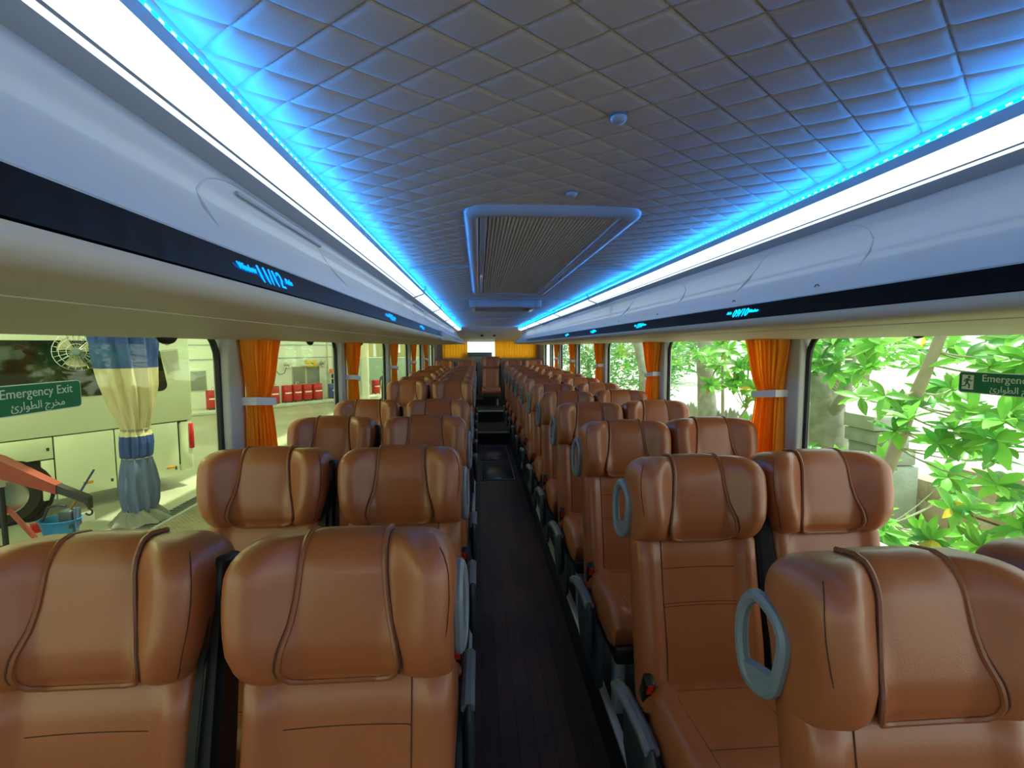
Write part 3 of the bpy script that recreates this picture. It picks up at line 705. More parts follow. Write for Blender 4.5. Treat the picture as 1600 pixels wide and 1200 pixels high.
# ================================================================ outside: the depot yard on the left
def yard_mat(name, c1, c2, scale, rough=.6, brick=None):
    m = bpy.data.materials.new(name); m.use_nodes = True; nt = m.node_tree; b = nt.nodes['Principled BSDF']
    tc = nt.nodes.new('ShaderNodeTexCoord'); n = nt.nodes.new('ShaderNodeTexNoise'); n.inputs['Scale'].default_value = scale; n.inputs['Detail'].default_value = 7
    nt.links.new(tc.outputs['Object'], n.inputs['Vector'])
    r = nt.nodes.new('ShaderNodeValToRGB'); r.color_ramp.elements[0].position = .35; r.color_ramp.elements[1].position = .68
    r.color_ramp.elements[0].color = lin(c1); r.color_ramp.elements[1].color = lin(c2); nt.links.new(n.outputs['Fac'], r.inputs[0])
    src = r.outputs[0]
    if brick:
        br = nt.nodes.new('ShaderNodeTexBrick'); br.inputs['Scale'].default_value = brick; br.inputs['Mortar'].default_value = (.25, .25, .25, 1)
        br.inputs['Color1'].default_value = (1, 1, 1, 1); br.inputs['Color2'].default_value = (.8, .8, .8, 1); br.inputs['Mortar Size'].default_value = .03
        nt.links.new(tc.outputs['Object'], br.inputs[0]); mx = nt.nodes.new('ShaderNodeMix'); mx.data_type = 'RGBA'; mx.blend_type = 'MULTIPLY'; mx.inputs[0].default_value = 1
        nt.links.new(src, mx.inputs[6]); nt.links.new(br.outputs['Color'], mx.inputs[7]); src = mx.outputs[2]
        bp = nt.nodes.new('ShaderNodeBump'); bp.inputs['Strength'].default_value = .5; bp.inputs['Distance'].default_value = .02
        nt.links.new(br.outputs['Fac'], bp.inputs['Height']); bp.invert = True; nt.links.new(bp.outputs[0], b.inputs['Normal'])
    nt.links.new(src, b.inputs['Base Color']); b.inputs['Roughness'].default_value = rough; return m
M['yard'] = yard_mat('yard_concrete', '#8d8d7c', '#aaaa96', .6, .35)
M['paver'] = yard_mat('yard_pavers', '#8a7d68', '#a0937c', 3, .7, 6)
M['kerb'] = mat('pale_concrete', '#b9bba9', .7, var=.12, vscale=2)
M['depot_wall'] = mat('white_painted_block', '#d9dccb', .6, var=.04, vscale=.8)
M['coach_paint'] = mat('cream_coach_paint', '#dfe4c4', .25, coat=.4)
M['coach_glass'] = mat('dark_coach_glass', '#14170f', .06, coat=.6)
M['tyre'] = mat('tyre_rubber', '#1a1a18', .7)
M['chrome'] = mat('polished_metal', '#c9c9c2', .18, metal=.9)
M['tail'] = mat('red_lens', '#c2202a', .2, coat=.5)
M['amber'] = mat('amber_lens', '#d8912c', .3)
M['drum_red'] = mat('red_drum_paint', '#b5201f', .4, var=.08, vscale=3)
M['drum_blue'] = mat('blue_drum_plastic', '#23438f', .45)
M['white_paint'] = mat('white_paint', '#e8e6dc', .5)
M['navy'] = mat('navy_cloth', '#2c4684', .75, bump=.1, bscale=80)
M['slate'] = mat('slate_blue_cloth', '#55678f', .7, bump=.1, bscale=80)
M['beige'] = mat('beige_cloth', '#c4b78e', .75, bump=.1, bscale=80)
M['rag'] = mat('grey_rag', '#7b7f78', .8, bump=.3, bscale=30)
M['hoist_red'] = mat('red_hoist_paint', '#7d2718', .5, var=.1, vscale=4)
M['bucket_blue'] = mat('blue_bucket', '#176ea6', .35)
M['yellow'] = mat('yellow_paint', '#c9a325', .5)
M['orange'] = mat('orange_plastic', '#e2693a', .5)
M['wood'] = mat('brown_wood', '#8a6234', .6)
M['concrete'] = mat('weathered_concrete', '#9aa38f', .85, bump=.4, bscale=25, var=.2, vscale=4)

yd = tag(MB().box((-60, -30, GZ-.3), (1.9, 70, GZ)).build('ground', M['yard'], smooth=False), 'worn concrete yard of the bus depot outside the left windows', kind='structure')
MB().box((-5.5, -8, GZ), (-1.4, 40, GZ+.006)).build('paver_strip', M['paver'], yd, False, label='strip of small beige pavers beside the coach')
gr = empty('drain_channel', (-5.55, 9, GZ), label='long steel drain channel set in the yard beside the pavers', cat='drain')
for dx in (-.16, .16): MB().rbox((dx-.03, -8, -.01), (dx+.03, 20, .022), .006).build('edge_rail', M['steel'], gr)
b = MB()
for k in range(280): b.box((-.13, -8+k*.1, -.01), (.13, -7.95+k*.1, .012))
b.build('grate_bar', M['plastic_dark'], gr, False)['kind'] = 'stuff'
# unseen roofs over the yard: lower one added, gap shaped for a sun stripe
M['roofsheet'] = cloth('translucent_roof_sheeting', '#dfe3cf', .6)  # made translucent to let more daylight onto the yard
tag(MB().box((-60, -4, GZ+7), (-4.5, 60, GZ+7.06)).build('depot_roof', M['roofsheet'], smooth=False), 'high sheet roof over the depot yard', kind='structure')
tag(MB().box((-4.42, -4, GZ+5.2), (1.7, 24, GZ+5.26)).build('added_shade_roof', M['roofsheet'], smooth=False), 'unseen lower sheet roof added over the coach to shade the ground', kind='structure')
M['tube'] = mat('added_fill_lamp', '#ffffff', .5, emit=(1, 1, .80, 1), estr=40)  # unseen lamps added to brighten the shaded yard
for i, (x, y, l) in enumerate(((-8.5, 5, 'above the near end of the parked coach'), (-8.5, 13, 'above the tail of the parked coach'), (-12, 9, 'above the middle of the parked coach'), (-13, 18, 'above the lone red drum'), (-9, 21, 'above the row of red drums'), (-17, 14, 'farthest left over the wall'))):
    t = empty('added_fill_lamp', (x, y, GZ+6.9), label='unseen fill lamp added '+l, cat='lamp', group='added fill lamps under the depot roof')
    MB().box((-.14, -1.2, -.06), (.14, 1.2, .0)).build('housing', M['white_paint'], t, False)
    MB().rbox((-.12, -1.15, -.11), (.12, 1.15, -.06), .02).build('diffuser', M['tube'], t)

# the parked coach; local x runs to its tail, local y away from us, z from the ground
PB = empty('parked_coach', (-6.3, 10.6, GZ), math.atan2(.816, .578), 'large cream white coach parked across the yard with dark side glass', 'coach')
MB().rbox((-9, .0, 1.428), (.2, 2.5, 3.45), .05).build('upper_body', M['coach_paint'], PB)
MB().box((-9, .05, .5), (.1, 2.45, 1.5)).build('inner_body', M['black'], PB, False)
b = MB(); b.prism([(-7, 2.1), (-.50, 2.1)]+[(-.34+.12*math.cos(a)-.04, 2.22+.12*math.sin(a)) for a in (-1.57, -1.1, -.6, -.1, .25)]+[(-.36, 2.9), (-.42, 3.05), (-.54, 3.12), (-7, 3.12)], lambda x, z: (x, -.006, z), lambda x, z: (x, .02, z))
b.build('side_window', M['coach_glass'], PB, False)
for (x0, x1, z0, z1) in ((-1.19, -.11, .29, 1.42), (-2.07, -1.21, .29, 1.42), (-3.35, -2.09, 1.045, 1.42), (-2.26, -2.09, .31, 1.025), (-9, -3.37, .31, 1.42)):
    fp = MB().rbox((x0, 0, z0), (x1, .08, z1), .012).build('side_flap', M['coach_paint'], PB)
    if x1 > -3 and z1-z0 > .35:
        MB().rbox((x1-.09, -.006, z0+.12 if x1 > -1 else z0+.14), (x1-.05, .01, z0+.20), .006).build('latch', M['plastic_dark'], fp)
MB().rbox((-.09, .0, .33), (.2, 2.5, 1.43), .1).build('tail_corner', M['coach_paint'], PB)
for x, z in ((-1.64, .5), (-.28, .48)): MB().rbox((x-.075, -.012, z-.025), (x+.075, .01, z+.025), .008).build('side_reflector', M['amber'], PB)
MB().prism([(-.33, 2.9), (-.05, 2.93), (-.02, 2.52), (-.2, 2.48)], lambda x, z: (x, -.008, z), lambda x, z: (x, .02, z)).build('roof_vent', M['kerb'], PB, False)
MB().tube([(-.35, -.006, 2.93), (-.03, -.006, 2.96), (.0, -.006, 2.5), (-.21, -.006, 2.45)], .008, 5, True).build('vent_frame', M['white_paint'], PB)
MB().rbox((.09, -.015, .80), (.215, .12, 1.38), .05).build('tail_lamp', M['tail'], PB)
MB().lathe([(.0001, .10), (.62, .10), (.62, .0), (.56, .0), (.55, .06), (.0001, .06)], 32, (-2.72, .0, .5), 'y').build('wheel_arch', M['black'], PB)
for wx in (-2.72, -8.0):
    wh = MB().lathe([(.26, .02), (.30, -.03), (.44, -.035), (.485, .0), (.49, .1), (.48, .28), (.3, .3)], 36, (wx, .06, .49), 'y').build('wheel', M['tyre'], PB)
    MB().lathe([(.29, -.025), (.27, -.03), (.255, .03), (.16, .06), (.13, .0), (.0001, -.01)], 30, (wx, .06, .49), 'y').build('rim', M['chrome'], wh)
    for k in range(8):
        a = k*math.pi/4; MB().lathe([(.0001, -.005), (.034, -.005), (.034, .02), (.0001, .02)], 10, (wx+.205*math.cos(a), .085, .49+.205*math.sin(a)), 'y').build('hand_hole', M['black'], wh)
    for k in range(10):
        a = k*math.pi/5+.2; MB().lathe([(.0001, -.03), (.012, -.03), (.012, .02), (.0001, .02)], 6, (wx+.115*math.cos(a), .055, .49+.115*math.sin(a)), 'y').build('wheel_nut', M['chrome'], wh)
MB().box((-2.12, -.01, .45), (-2.05, .06, .52)).build('mudguard_clip', M['white_paint'], PB, False)

# far side of the yard: kerb, wall, drums. local x along the wall, y away from us
DA = math.atan2(.737, .675); DK = (-12.37, 21.45)
def dep(x, y): return (DK[0]+.675*x-.737*y, DK[1]+.737*x+.675*y)
pw = empty('wall_depot', (DK[0], DK[1], GZ), DA, label='white painted depot wall with conduits and grey windows across the yard', kind='structure')
MB().rbox((-22, 0, 0), (9.5, 3, .16), .03).build('kerb', M['kerb'], pw, label='pale raised concrete kerb')
MB().box((-22, 1.6, .1), (8.2, 1.9, 7)).build('masonry', M['depot_wall'], pw, False)
for z in (2.42, 3.1): MB().tube([(-20, 1.57, z), (8.1, 1.57, z)], .025, 6).build('conduit', M['steel'], pw)
MB().tube([(7.35, 1.57, 1.2), (7.35, 1.57, 5)], .04, 6).build('down_pipe', M['kerb'], pw)
MB().tube([(7.7, 1.57, 1.2), (7.7, 1.57, 5)], .03, 6).build('down_pipe', M['steel'], pw)
M['wall_win'] = mat('grey_wall_window', '#7f8578', .25)
for (xa, xb, za, zb) in ((.53, 1.14, 1.0, 1.88), (3.55, 4.2, 1.0, 1.9), (5.3, 5.97, 1.0, 1.92), (6.1, 6.8, .92, 1.92), (-2.5, -1.2, 1, 1.9)):
    f = MB().rbox((xa-.04, 1.56, za-.04), (xb+.04, 1.66, zb+.04), .01).build('window_frame', M['kerb'], pw)
    MB().box((xa, 1.545, za), (xb, 1.562, zb)).build('pane', M['wall_win'], f, False)
MB().rbox((1.6, 1.56, 1.66), (1.95, 1.6, 1.80), .005).build('small_plate', M['plastic_dark'], pw)
cb = [(4.35, 1.55, 3.1), (4.36, 1.54, 2.2), (4.4, 1.5, 1.75), (4.55, 1.48, 1.55), (4.8, 1.48, 1.6), (4.95, 1.5, 1.95)]
MB().tube(cb, .018, 6).build('hanging_cable', M['black'], pw)
def wall_fan(x, z, r, l):
    p = dep(x, 1.35); t = empty('wall_fan', (p[0], p[1], GZ+z), DA, l, 'fan')
    fan_parts(t, r)
def fan_parts(t, r):
    b = MB()
    for k in range(22):
        a = 2*math.pi*k/22; ca, sa = math.cos(a), math.sin(a)
        b.tube([(.06*ca, -.09, .06*sa), (r*.7*ca, -.085, r*.7*sa), (r*ca, -.02, r*sa), (r*.7*ca, .05, r*.7*sa), (.08*ca, .07, .08*sa)], .0035, 4)
    for q, y in ((r, -.02), (r*.7, -.088), (r*.4, -.092)): b.tube([(q*math.cos(k*.262), y, q*math.sin(k*.262)) for k in range(24)], .005, 5, True)
    b.build('guard', M['chrome'], t)
    for k in range(3):
        a0 = k*2.094+.4
        MB().grid(lambda p, q: ((.05+p*(r*.82-.05))*math.cos(a0+(q-.5)*1.1*(.5+p*.6)), -.02+.05*(q-.5), (.05+p*(r*.82-.05))*math.sin(a0+(q-.5)*1.1*(.5+p*.6))), 6, 6).build('blade', M['beige'], t)
    MB().lathe([(.0001, -.10), (.05, -.095), (.06, -.07), (.05, .06), (.09, .08), (.09, .2), (.0001, .22)], 16, (0, 0, 0), 'y').build('motor', M['plastic_grey'], t)
    MB().tube([(0, .15, 0), (0, .24, -.05), (0, .3, -.15)], .025, 8).build('bracket', M['plastic_dark'], t)
wall_fan(4.94, 2.02, .22, 'small dark wall fan above the red drums, beside the hanging cable')
wall_fan(6.92, 2.06, .26, 'small wall fan right of the yellow box on the depot wall')
p = dep(6.25, 1.38); t = empty('yellow_reel_box', (p[0], p[1], GZ+2.08), DA, 'yellow box mounted on the depot wall over the grey windows', 'box')
MB().rbox((-.3, -.15, -.2), (.3, .13, .2), .05).build('case', M['yellow'], t); MB().lathe([(.0001, -.17), (.05, -.17), (.05, -.12), (.0001, -.12)], 12, (0, 0, 0), 'y').build('hub', M['plastic_dark'], t)
p = dep(7.25, .9); t = empty('shelf_cabinet', (p[0], p[1], GZ+.16), DA, 'small dark open shelf cabinet between the red drums and the blue drum', 'cabinet')
for x in (-.24, .24): MB().box((x-.02, -.2, 0), (x+.02, .2, 1.35)).build('side_panel', M['kerb'], t, False)
for z in (.75, 1.05, 1.33): MB().box((-.22, -.2, z), (.22, .2, z+.03)).build('shelf', M['kerb'], t, False)
MB().box((-.22, .17, 0), (.22, .2, 1.35)).build('back_panel', M['plastic_dark'], t, False)
tag(MB().rbox((-.17, -.1, 0), (.17, .1, .25), .03).xf(Matrix.Translation((p[0], p[1], GZ+1.52)) @ Matrix.Rotation(DA, 4, 'Z')).build('orange_case', M['orange']), 'small orange case on top of the shelf cabinet', 'case')
def drum(x, z1, r, m, label, group=None, kind=0):
    p = dep(x, .6); t = empty('oil_drum', (p[0], p[1], GZ+.16), DA, label, 'drum', group)
    h = z1-.16; bd = MB().lathe([(.0001, .07), (r*.97, .07), (r, .085), (r, .085+h*.28), (r*1.03, .09+h*.31), (r, .095+h*.34), (r, .09+h*.6), (r*1.03, .095+h*.63), (r, .1+h*.66), (r, h-.02), (r*.97, h), (r*.93, h-.015), (.0001, h-.015)], 22).build('barrel', m, t)
    a0 = -math.pi/2; MB().grid(lambda u, v: ((r*1.008)*math.cos(a0+(u-.5)*1.5), (r*1.008)*math.sin(a0+(u-.5)*1.5), .09+h*(.43+.07*v)), 10, 1).build('white_mark', M['white_paint'], t)
    for k in range(4):
        a = k*1.57+.78; MB().lathe([(.0001, -.02), (.035, -.02), (.035, .02), (.0001, .02)], 10, (r*.9*math.cos(a), r*.9*math.sin(a), .035), 'x').build('caster', M['black'], t)
    MB().tube([(r*.98*math.cos(k*.524), r*.98*math.sin(k*.524), .07) for k in range(12)], .014, 5, True).build('dolly_ring', M['black'], t)
    if kind: MB().tube([(0, 0, h), (0, 0, h+.12), (.09, 0, h+.16), (.12, 0, h+.06)], .02, 6).build('pump', M['chrome'], t)
for i, (x, r, l) in enumerate(((1.0, .22, 'red drum on casters standing alone between parked coach and near window pillar'), (1.7, .22, 'red drum half hidden by the first left window pillar'), (3.2, .25, 'red drum peeping out right of the first left orange curtain'), (3.8, .26, 'red drum with a pump second from the left of the row by the curtain'), (4.47, .25, 'red drum third in the row under the hanging cable'), (4.98, .26, 'red drum fourth in the row, under the grey windows'), (5.53, .27, 'red drum fifth in the row, under the yellow box'), (6.1, .28, 'red drum at the right end of the row beside the shelf cabinet'))):
    drum(x, 1.03, r, M['drum_red'], l, 'red oil drums along the depot wall', i in (0, 3, 5))
drum(7.1, .95, .3, M['drum_blue'], 'blue plastic drum right of the red drums')
drum(9.15, 1.15, .24, M['plastic_dark'], 'dark drum seen beyond the second left curtain')
drum(9.85, 1.0, .24, M['drum_red'], 'lone red drum against the cream column', None)
t = empty('depot_column', (-5.95, 25.6, GZ), label='round cream column of the depot roof by the second left curtain', cat='column')
MB().lathe([(.0001, 0), (.2, 0), (.2, 6.9), (.0001, 6.9)], 18).build('shaft', M['depot_wall'], t); MB().rbox((-.3, -.3, 0), (.3, .3, .12), .03).build('base', M['kerb'], t)
M['pale_green'] = mat('pale_green_sheet', '#bcd6c6', .6); M['straw'] = mat('straw_sheet', '#cfcf9c', .6)
bw = empty('wall_yard_end', (-6, 44, GZ), label='far end wall of the yard in pale green and straw sheets', kind='structure')
for k in range(10):
    x = -16+k*2; MB().box((x, 0, 0), (x+1.97, .1, 2.0)).build('wall_sheet', M['pale_green'], bw, False); MB().box((x, .02, 2.03), (x+1.97, .12, 6)).build('upper_sheet', M['straw'], bw, False)

# column wrapped in tied cloth
t = empty('cloth_wrapped_column', (-5.87, 8.55, GZ), label='yard column wrapped in navy and beige cloth tied at its middle', cat='column')
PR = [(0, .1), (.15, .21), (.35, .255), (.62, .27), (.9, .235), (1.10, .20), (1.12, .19), (1.15, .215), (1.36, .225), (1.5, .215), (1.585, .185), (1.61, .18), (1.66, .2), (2.0, .29), (2.35, .37), (2.66, .40), (3.0, .43), (3.6, .46), (4.3, .47)]
def wrap(z0, z1, name, m, nn=18):
    ks = 84
    def fn(p, q):
        z = lerp(z0, z1, q); r = interp(PR, z); a = 2*math.pi*p; r *= 1+.09*math.sin(11*a+1.5*math.sin(z*2))+.05*math.sin(23*a+z*3)
        return (-.10*sm(1.6, 3, z)+r*math.cos(a), r*math.sin(a), z)
    return MB().grid(fn, ks, nn, True).build(name, m, t, ang=80)
wrap(.13, 1.13, 'lower_cloth', M['slate'], 24)['label'] = 'slate blue bunched cloth'; wrap(1.12, 1.5, 'middle_cloth', M['navy'])['label'] = 'navy blue cloth'
wrap(1.5, 2.655, 'beige_cloth', M['beige'], 24)['label'] = 'beige cloth with hanging pleats'; wrap(2.65, 4.3, 'upper_cloth', M['navy'], 24)['label'] = 'navy blue cloth'
for z, r in ((1.115, .205), (1.605, .195)): MB().tube([(r*math.cos(k*.35), r*math.sin(k*.35), z) for k in range(18)], .014, 6, True).build('tie_cord', M['rag'], t)
MB().grid(lambda p, q: ((.22+.2*(1-q)+.05*math.sin(9*p*6.283+q*4))*math.cos(p*6.283), (.22+.2*(1-q)+.05*math.sin(9*p*6.283+q*4))*math.sin(p*6.283), .01+.22*q+.02*math.sin(p*30)), 60, 6, True).build('rag_skirt', M['rag'], t)
MB().lathe([(.0001, 0), (.13, 0), (.13, 8), (.0001, 8)], 14).build('shaft', M['steel'], t)
t = empty('column_fan', (-6.5, 8.28, GZ+2.93), R(30), 'large wire-guarded fan fixed to the cloth-wrapped column', 'fan'); fan_parts(t, .31)

# engine hoist, bucket, board
t = empty('engine_hoist', (-6.6, 7.0, GZ), label='red engine hoist with black boom end and hook', cat='hoist')
z_ = -GZ-0.0
def wz(z): return z-GZ
b = MB(); b.loft([[(x, dy, z), (x, -dy, z), (x, -dy, z-h), (x, dy, z-h)] for x, z, h, dy in ((-.9, wz(.42), .28, .09), (.0, wz(.10), .27, .085), (.73, wz(-.29), .13, .06))]); b.build('boom', M['hoist_red'], t, False)
b = MB(); b.loft([[(x, dy, z), (x, -dy, z), (x, -dy, z-h), (x, dy, z-h)] for x, z, h, dy in ((.70, wz(-.28), .115, .05), (1.08, wz(-.455), .10, .048), (1.13, wz(-.48), .17, .04))]); b.build('boom_extension', M['black'], t, False)
MB().tube([(1.1+.045*math.sin(a), 0, wz(-.70)+.045*math.cos(a)) for a in [k*.45-.1 for k in range(11)]], .012, 6).build('hook', M['black'], t)
MB().tube([(-.1, 0, wz(-.52)), (.08, 0, wz(-.68)), (.36, 0, wz(-1.05)), (.42, 0, wz(-1.3))], .04, 4).build('strut', M['hoist_red'], t)
MB().tube([(.02, -.05, wz(-.2)), (.02, -.05, wz(-1.2))], .035, 8).build('jack_post', M['black'], t)
MB().tube([(.02, -.05, wz(-.15)), (.02, -.05, wz(-.30))], .05, 8).build('jack_head', M['chrome'], t)
for dy in (-.3, .3): MB().tube([(-.9, dy*.4, wz(-1.25)), (.9, dy, wz(-1.28))], .04, 4).build('base_leg', M['hoist_red'], t)
MB().tube([(-.85, 0, wz(-1.3)), (-.85, 0, wz(.35))], .06, 4).build('mast', M['hoist_red'], t)
for x, dy in ((.88, -.3), (.88, .3), (-.85, -.12), (-.85, .12)): MB().lathe([(.0001, -.025), (.05, -.025), (.05, .025), (.0001, .025)], 12, (x, dy, .05), 'y').build('caster', M['black'], t)
t = empty('mop_bucket', (-6.52, 7.75, GZ), label='blue mop bucket with dark wringer frame by the red hoist', cat='bucket')
MB().lathe([(.0001, .03), (.15, .03), (.21, .33), (.225, .34), (.2, .34), (.14, .06), (.0001, .06)], 22).xf(Matrix.Scale(1.35, 4, (1, 0, 0))).build('tub', M['bucket_blue'], t)
MB().tube([(-.27, 0, .3), (-.16, 0, .52), (-.02, 0, .56), (.1, 0, .54)], .02, 6).build('handle_frame', M['plastic_dark'], t)
MB().rbox((.05, -.12, .2), (.25, .12, .5), .05).build('wringer', M['plastic_dark'], t)
for x, y in ((-.17, -.1), (.17, -.1), (-.17, .1), (.17, .1)): MB().lathe([(.0001, -.015), (.03, -.015), (.03, .015), (.0001, .015)], 10, (x, y, .03), 'y').build('caster', M['black'], t)
t = empty('mop', (-6.52, 7.70, GZ), label='long mop handle leaning out of the blue bucket', cat='mop')
MB().tube([(.0, 0, .12), (.30, .05, .72)], .016, 8).build('lower_handle', M['wood'], t); MB().tube([(.29, .048, .70), (.52, .09, 1.1)], .015, 8).build('upper_handle', M['navy'], t)
MB().grid(lambda p, q: ((.04+.05*q+.015*math.sin(p*60))*math.cos(p*6.283), (.04+.05*q+.015*math.sin(p*60))*math.sin(p*6.283), .18-.1*q), 36, 4, True).build('mop_head', M['rag'], t)
tag(MB().grid(lambda p, q: (-6.30+.06*math.sin(3*p)+.10*q*0+.05*math.cos(6.283*p)*(1-.4*q), 7.72+.05*math.sin(6.283*p)*(1-.4*q), GZ+.5-.42*q+.01*math.sin(20*p)), 20, 8, True).build('floor_cloth', M['slate'], ang=80), 'pale blue cloth hung over the bucket wringer', 'cloth')
t = empty('kerb_board', (-6.75, 8.7, GZ), R(52), 'low red and white painted board lying behind the mop bucket', 'board')
for k in range(2): MB().box((-.8+k*.4, -.06, 0), (-.41+k*.4, .06, .14)).build('painted_block', M['white_paint'] if k % 2 else M['drum_red'], t, False)

# ================================================================ outside: trees, fence and bright lot on the right
M['sand'] = yard_mat('pale_sand_lot', '#cbc5b6', '#dedacb', .7, .9)
M['soil'] = yard_mat('leafy_soil', '#8c7f5c', '#b7ab80', 5, .95)
M['bark'] = mat('grey_green_bark', '#8d8f78', .9, bump=.6, bscale=14, var=.25, vscale=7)
M['bark2'] = mat('smooth_pale_bark', '#a79b84', .8, bump=.2, bscale=30, var=.15, vscale=9)
M['twig'] = mat('twig', '#a3a685', .8)
M['picket'] = mat('weathered_picket', '#8f9a88', .85, bump=.3, bscale=30, var=.2, vscale=3)
M['masonry'] = mat('stained_masonry', '#a5997d', .9, bump=.6, bscale=18, var=.28, vscale=2.5)
M['leafA'] = leafmat('bright_leaf', '#7cc24c', .5); M['leafB'] = leafmat('deep_leaf', '#5bab4a', .5); M['leafC'] = leafmat('yellow_leaf', '#c9b52e')
G2 = -.38
rg = tag(MB().box((1.95, -20, G2-1.2), (6.2, 40, G2)).build('ground_bank', M['soil'], smooth=False), 'raised bank of soil and litter outside the right windows', kind='structure')
tag(MB().box((6.2, -40, G2-1.4), (90, 90, G2-.15)).build('ground_lot', M['sand'], smooth=False), 'bright pale sandy lot beyond the fence', kind='structure')
rnd = random.Random(7)
fn_ = empty('picket_fence', (4.55, 4.9, G2), label='weathered grey picket fence with pointed tops along the bank', cat='fence')
for k in range(64):
    y = .1+k*.135; top = lerp(.98, .70, min(1, k/50))+rnd.uniform(-.05, .05); lean = rnd.uniform(-.015, .015)
    MB().prism([(-.06, 0), (.06, 0), (.06+lean, top-.07), (lean, top), (-.06+lean, top-.07)], lambda a, z: (0, y+a, z), lambda a, z: (.022, y+a, z)).build('picket', M['picket'], fn_, False)
for z in (.25, .6): MB().box((.022, 0, z), (.055, 8.7, z+.07)).build('rail', M['picket'], fn_, False)
wl_ = empty('masonry_wall', (4.5, 4.85, G2), label='low stained beige masonry wall at the near end of the fence', cat='wall')
for k in range(7):
    for j in range(4):
        y = -.02-k*.42-(.2 if j % 2 else 0)+rnd.uniform(-.02, .02); h = .215+rnd.uniform(-.004, .004)
        if j == 3 and k in (0, 4): continue
        MB().rbox((rnd.uniform(-.015, .015), y-.41, j*h), (.22, y, (j+1)*h-.004+rnd.uniform(-.004, .003)), .012).build('stone_block', M['masonry'], wl_)
for i, (y, z, l, ln) in enumerate(((5.05, 1.02, 'grey concrete block lying on top of the block pile by the big trunk', .42), (5.0, .86, 'upper long concrete block in the pile by the big trunk', .6), (4.98, .70, 'lower long concrete block in the pile by the big trunk', .62))):
    y -= .22; z += .09; o = MB().rbox((4.05+.05*i, y-ln/2, G2+z), (4.27+.05*i, y+ln/2, G2+z+.15), .012).build('concrete_block', M['concrete'], ang=30); tag(o, l, 'block', 'concrete blocks piled by the fence')
tag(MB().rbox((3.98, 4.45, G2), (4.42, 5.1, G2+.785), .03).build('concrete_plinth', M['concrete'], ang=30), 'squat concrete plinth under the block pile by the fence', 'plinth')
tag(MB().rbox((2.9, 3.9, G2), (3.4, 4.6, G2+.16), .02).build('concrete_slab', M['concrete'], ang=30), 'pale green-grey concrete slab on the bank below the seat tops', 'slab')
def leaf_mesh(name, m, L=1., W_=.17, droop=.35):
    V = []; F = []; n = 5
    for i in range(n+1):
        t = i/n; w_ = W_*math.sin(math.pi*min(1, t*.93+.035))**.8*(1+.25*math.sin(math.pi*t)); z = -droop*t*t*.5
        V += [(L*t, -w_, z+.05*w_/W_), (L*t, 0, z), (L*t, w_, z+.05*w_/W_)]
    for i in range(n):
        a = i*3; F += [(a, a+1, a+4, a+3), (a+1, a+2, a+5, a+4)]
    b = MB(); b.v = V; b.f = F; return b.mesh(name, m)
LEAF = [leaf_mesh('leaf', M['leafA']), leaf_mesh('leaf', M['leafB'], W_=.15, droop=.5), leaf_mesh('leaf', M['leafA'], W_=.13, droop=.2), leaf_mesh('leaf', M['leafC'], W_=.15)]
def rosette(root, c, r, size, n, b, src):
    """a whorl of leaves at c (in the frame of root), with a twig from src"""
    c = Vector(c); src = Vector(src); mid = (c+src)/2+Vector((0, 0, -.12*(c-src).length)); 
    b.tube([src+(mid-src)*t*2*(1-t)+(c-src)*t*t*1. if False else (src*(1-t)**2+mid*2*t*(1-t)+c*t*t) for t in (0, .25, .5, .75, 1)], [.007, .006, .005, .004, .003], 5)
    ax = Vector((r.uniform(-1.0, .1), r.uniform(-1.0, .1), r.uniform(.45, 1))).normalized(); q = Vector((0, 0, 1)).rotation_difference(ax)
    for k in range(n):
        e = q @ Matrix.Rotation(2*math.pi*(k+r.uniform(-.25, .25))/n*(1 if k < n else 1), 3, 'Z').to_quaternion() @ Matrix.Rotation(-r.uniform(-.25, .75), 3, 'Y').to_quaternion()
        s = size*r.uniform(.7, 1.2); o = inst('leaf', LEAF[3 if r.random() < .012 else r.choice((0, 0, 1, 2))], root, c, e.to_euler(), (s, s, s))
def tree(name, label, cat, base, path, rad, m, spots, size, n, seed, group=None, forks=()):
    r = random.Random(seed); t = empty(name, base, label=label, cat=cat, group=group); bs = Vector(base)
    P = [Vector(p)-bs for p in path]; k = len(P)
    fine = []
    for i in range(k-1):
        for q in range(6): fine.append(P[i].lerp(P[i+1], q/6)+Vector((r.uniform(-1, 1), r.uniform(-1, 1), 0))*rad*.12)
    fine.append(P[-1]); N = len(fine)
    MB().tube(fine, [rad*(1.25-.6*i/N)*(1+r.uniform(-.06, .06)) for i in range(N)], 12).build('trunk', m, t, ang=80)
    for f in forks:
        Q = [Vector(p)-bs for p in f[0]]; MB().tube([Q[0].lerp(Q[1], u/4) if u <= 4 else Q[1].lerp(Q[-1], (u-4)/4) for u in range(9)], [f[1]*(1-.05*u) for u in range(9)], 9).build('limb', m, t, ang=80)
    b = MB(); allp = fine+[Vector(p)-bs for f in forks for p in f[0]]
    for sp in spots:
        c = Vector(sp)-bs; src = min(allp, key=lambda p: (p-c).length+.4*abs(p.z-c.z)); rosette(t, c, r, size, n, b, src)
    b.build('twigs', M['twig'], t)
    return t
def around(r, cs, per, sp):
    o = []
    for c in cs:
        for k in range(per): o.append((c[0]+r.uniform(-1, 1)*sp, c[1]+r.uniform(-1, 1)*sp, c[2]+r.uniform(-1, 1)*sp*.7))
    return o
r = random.Random(3)
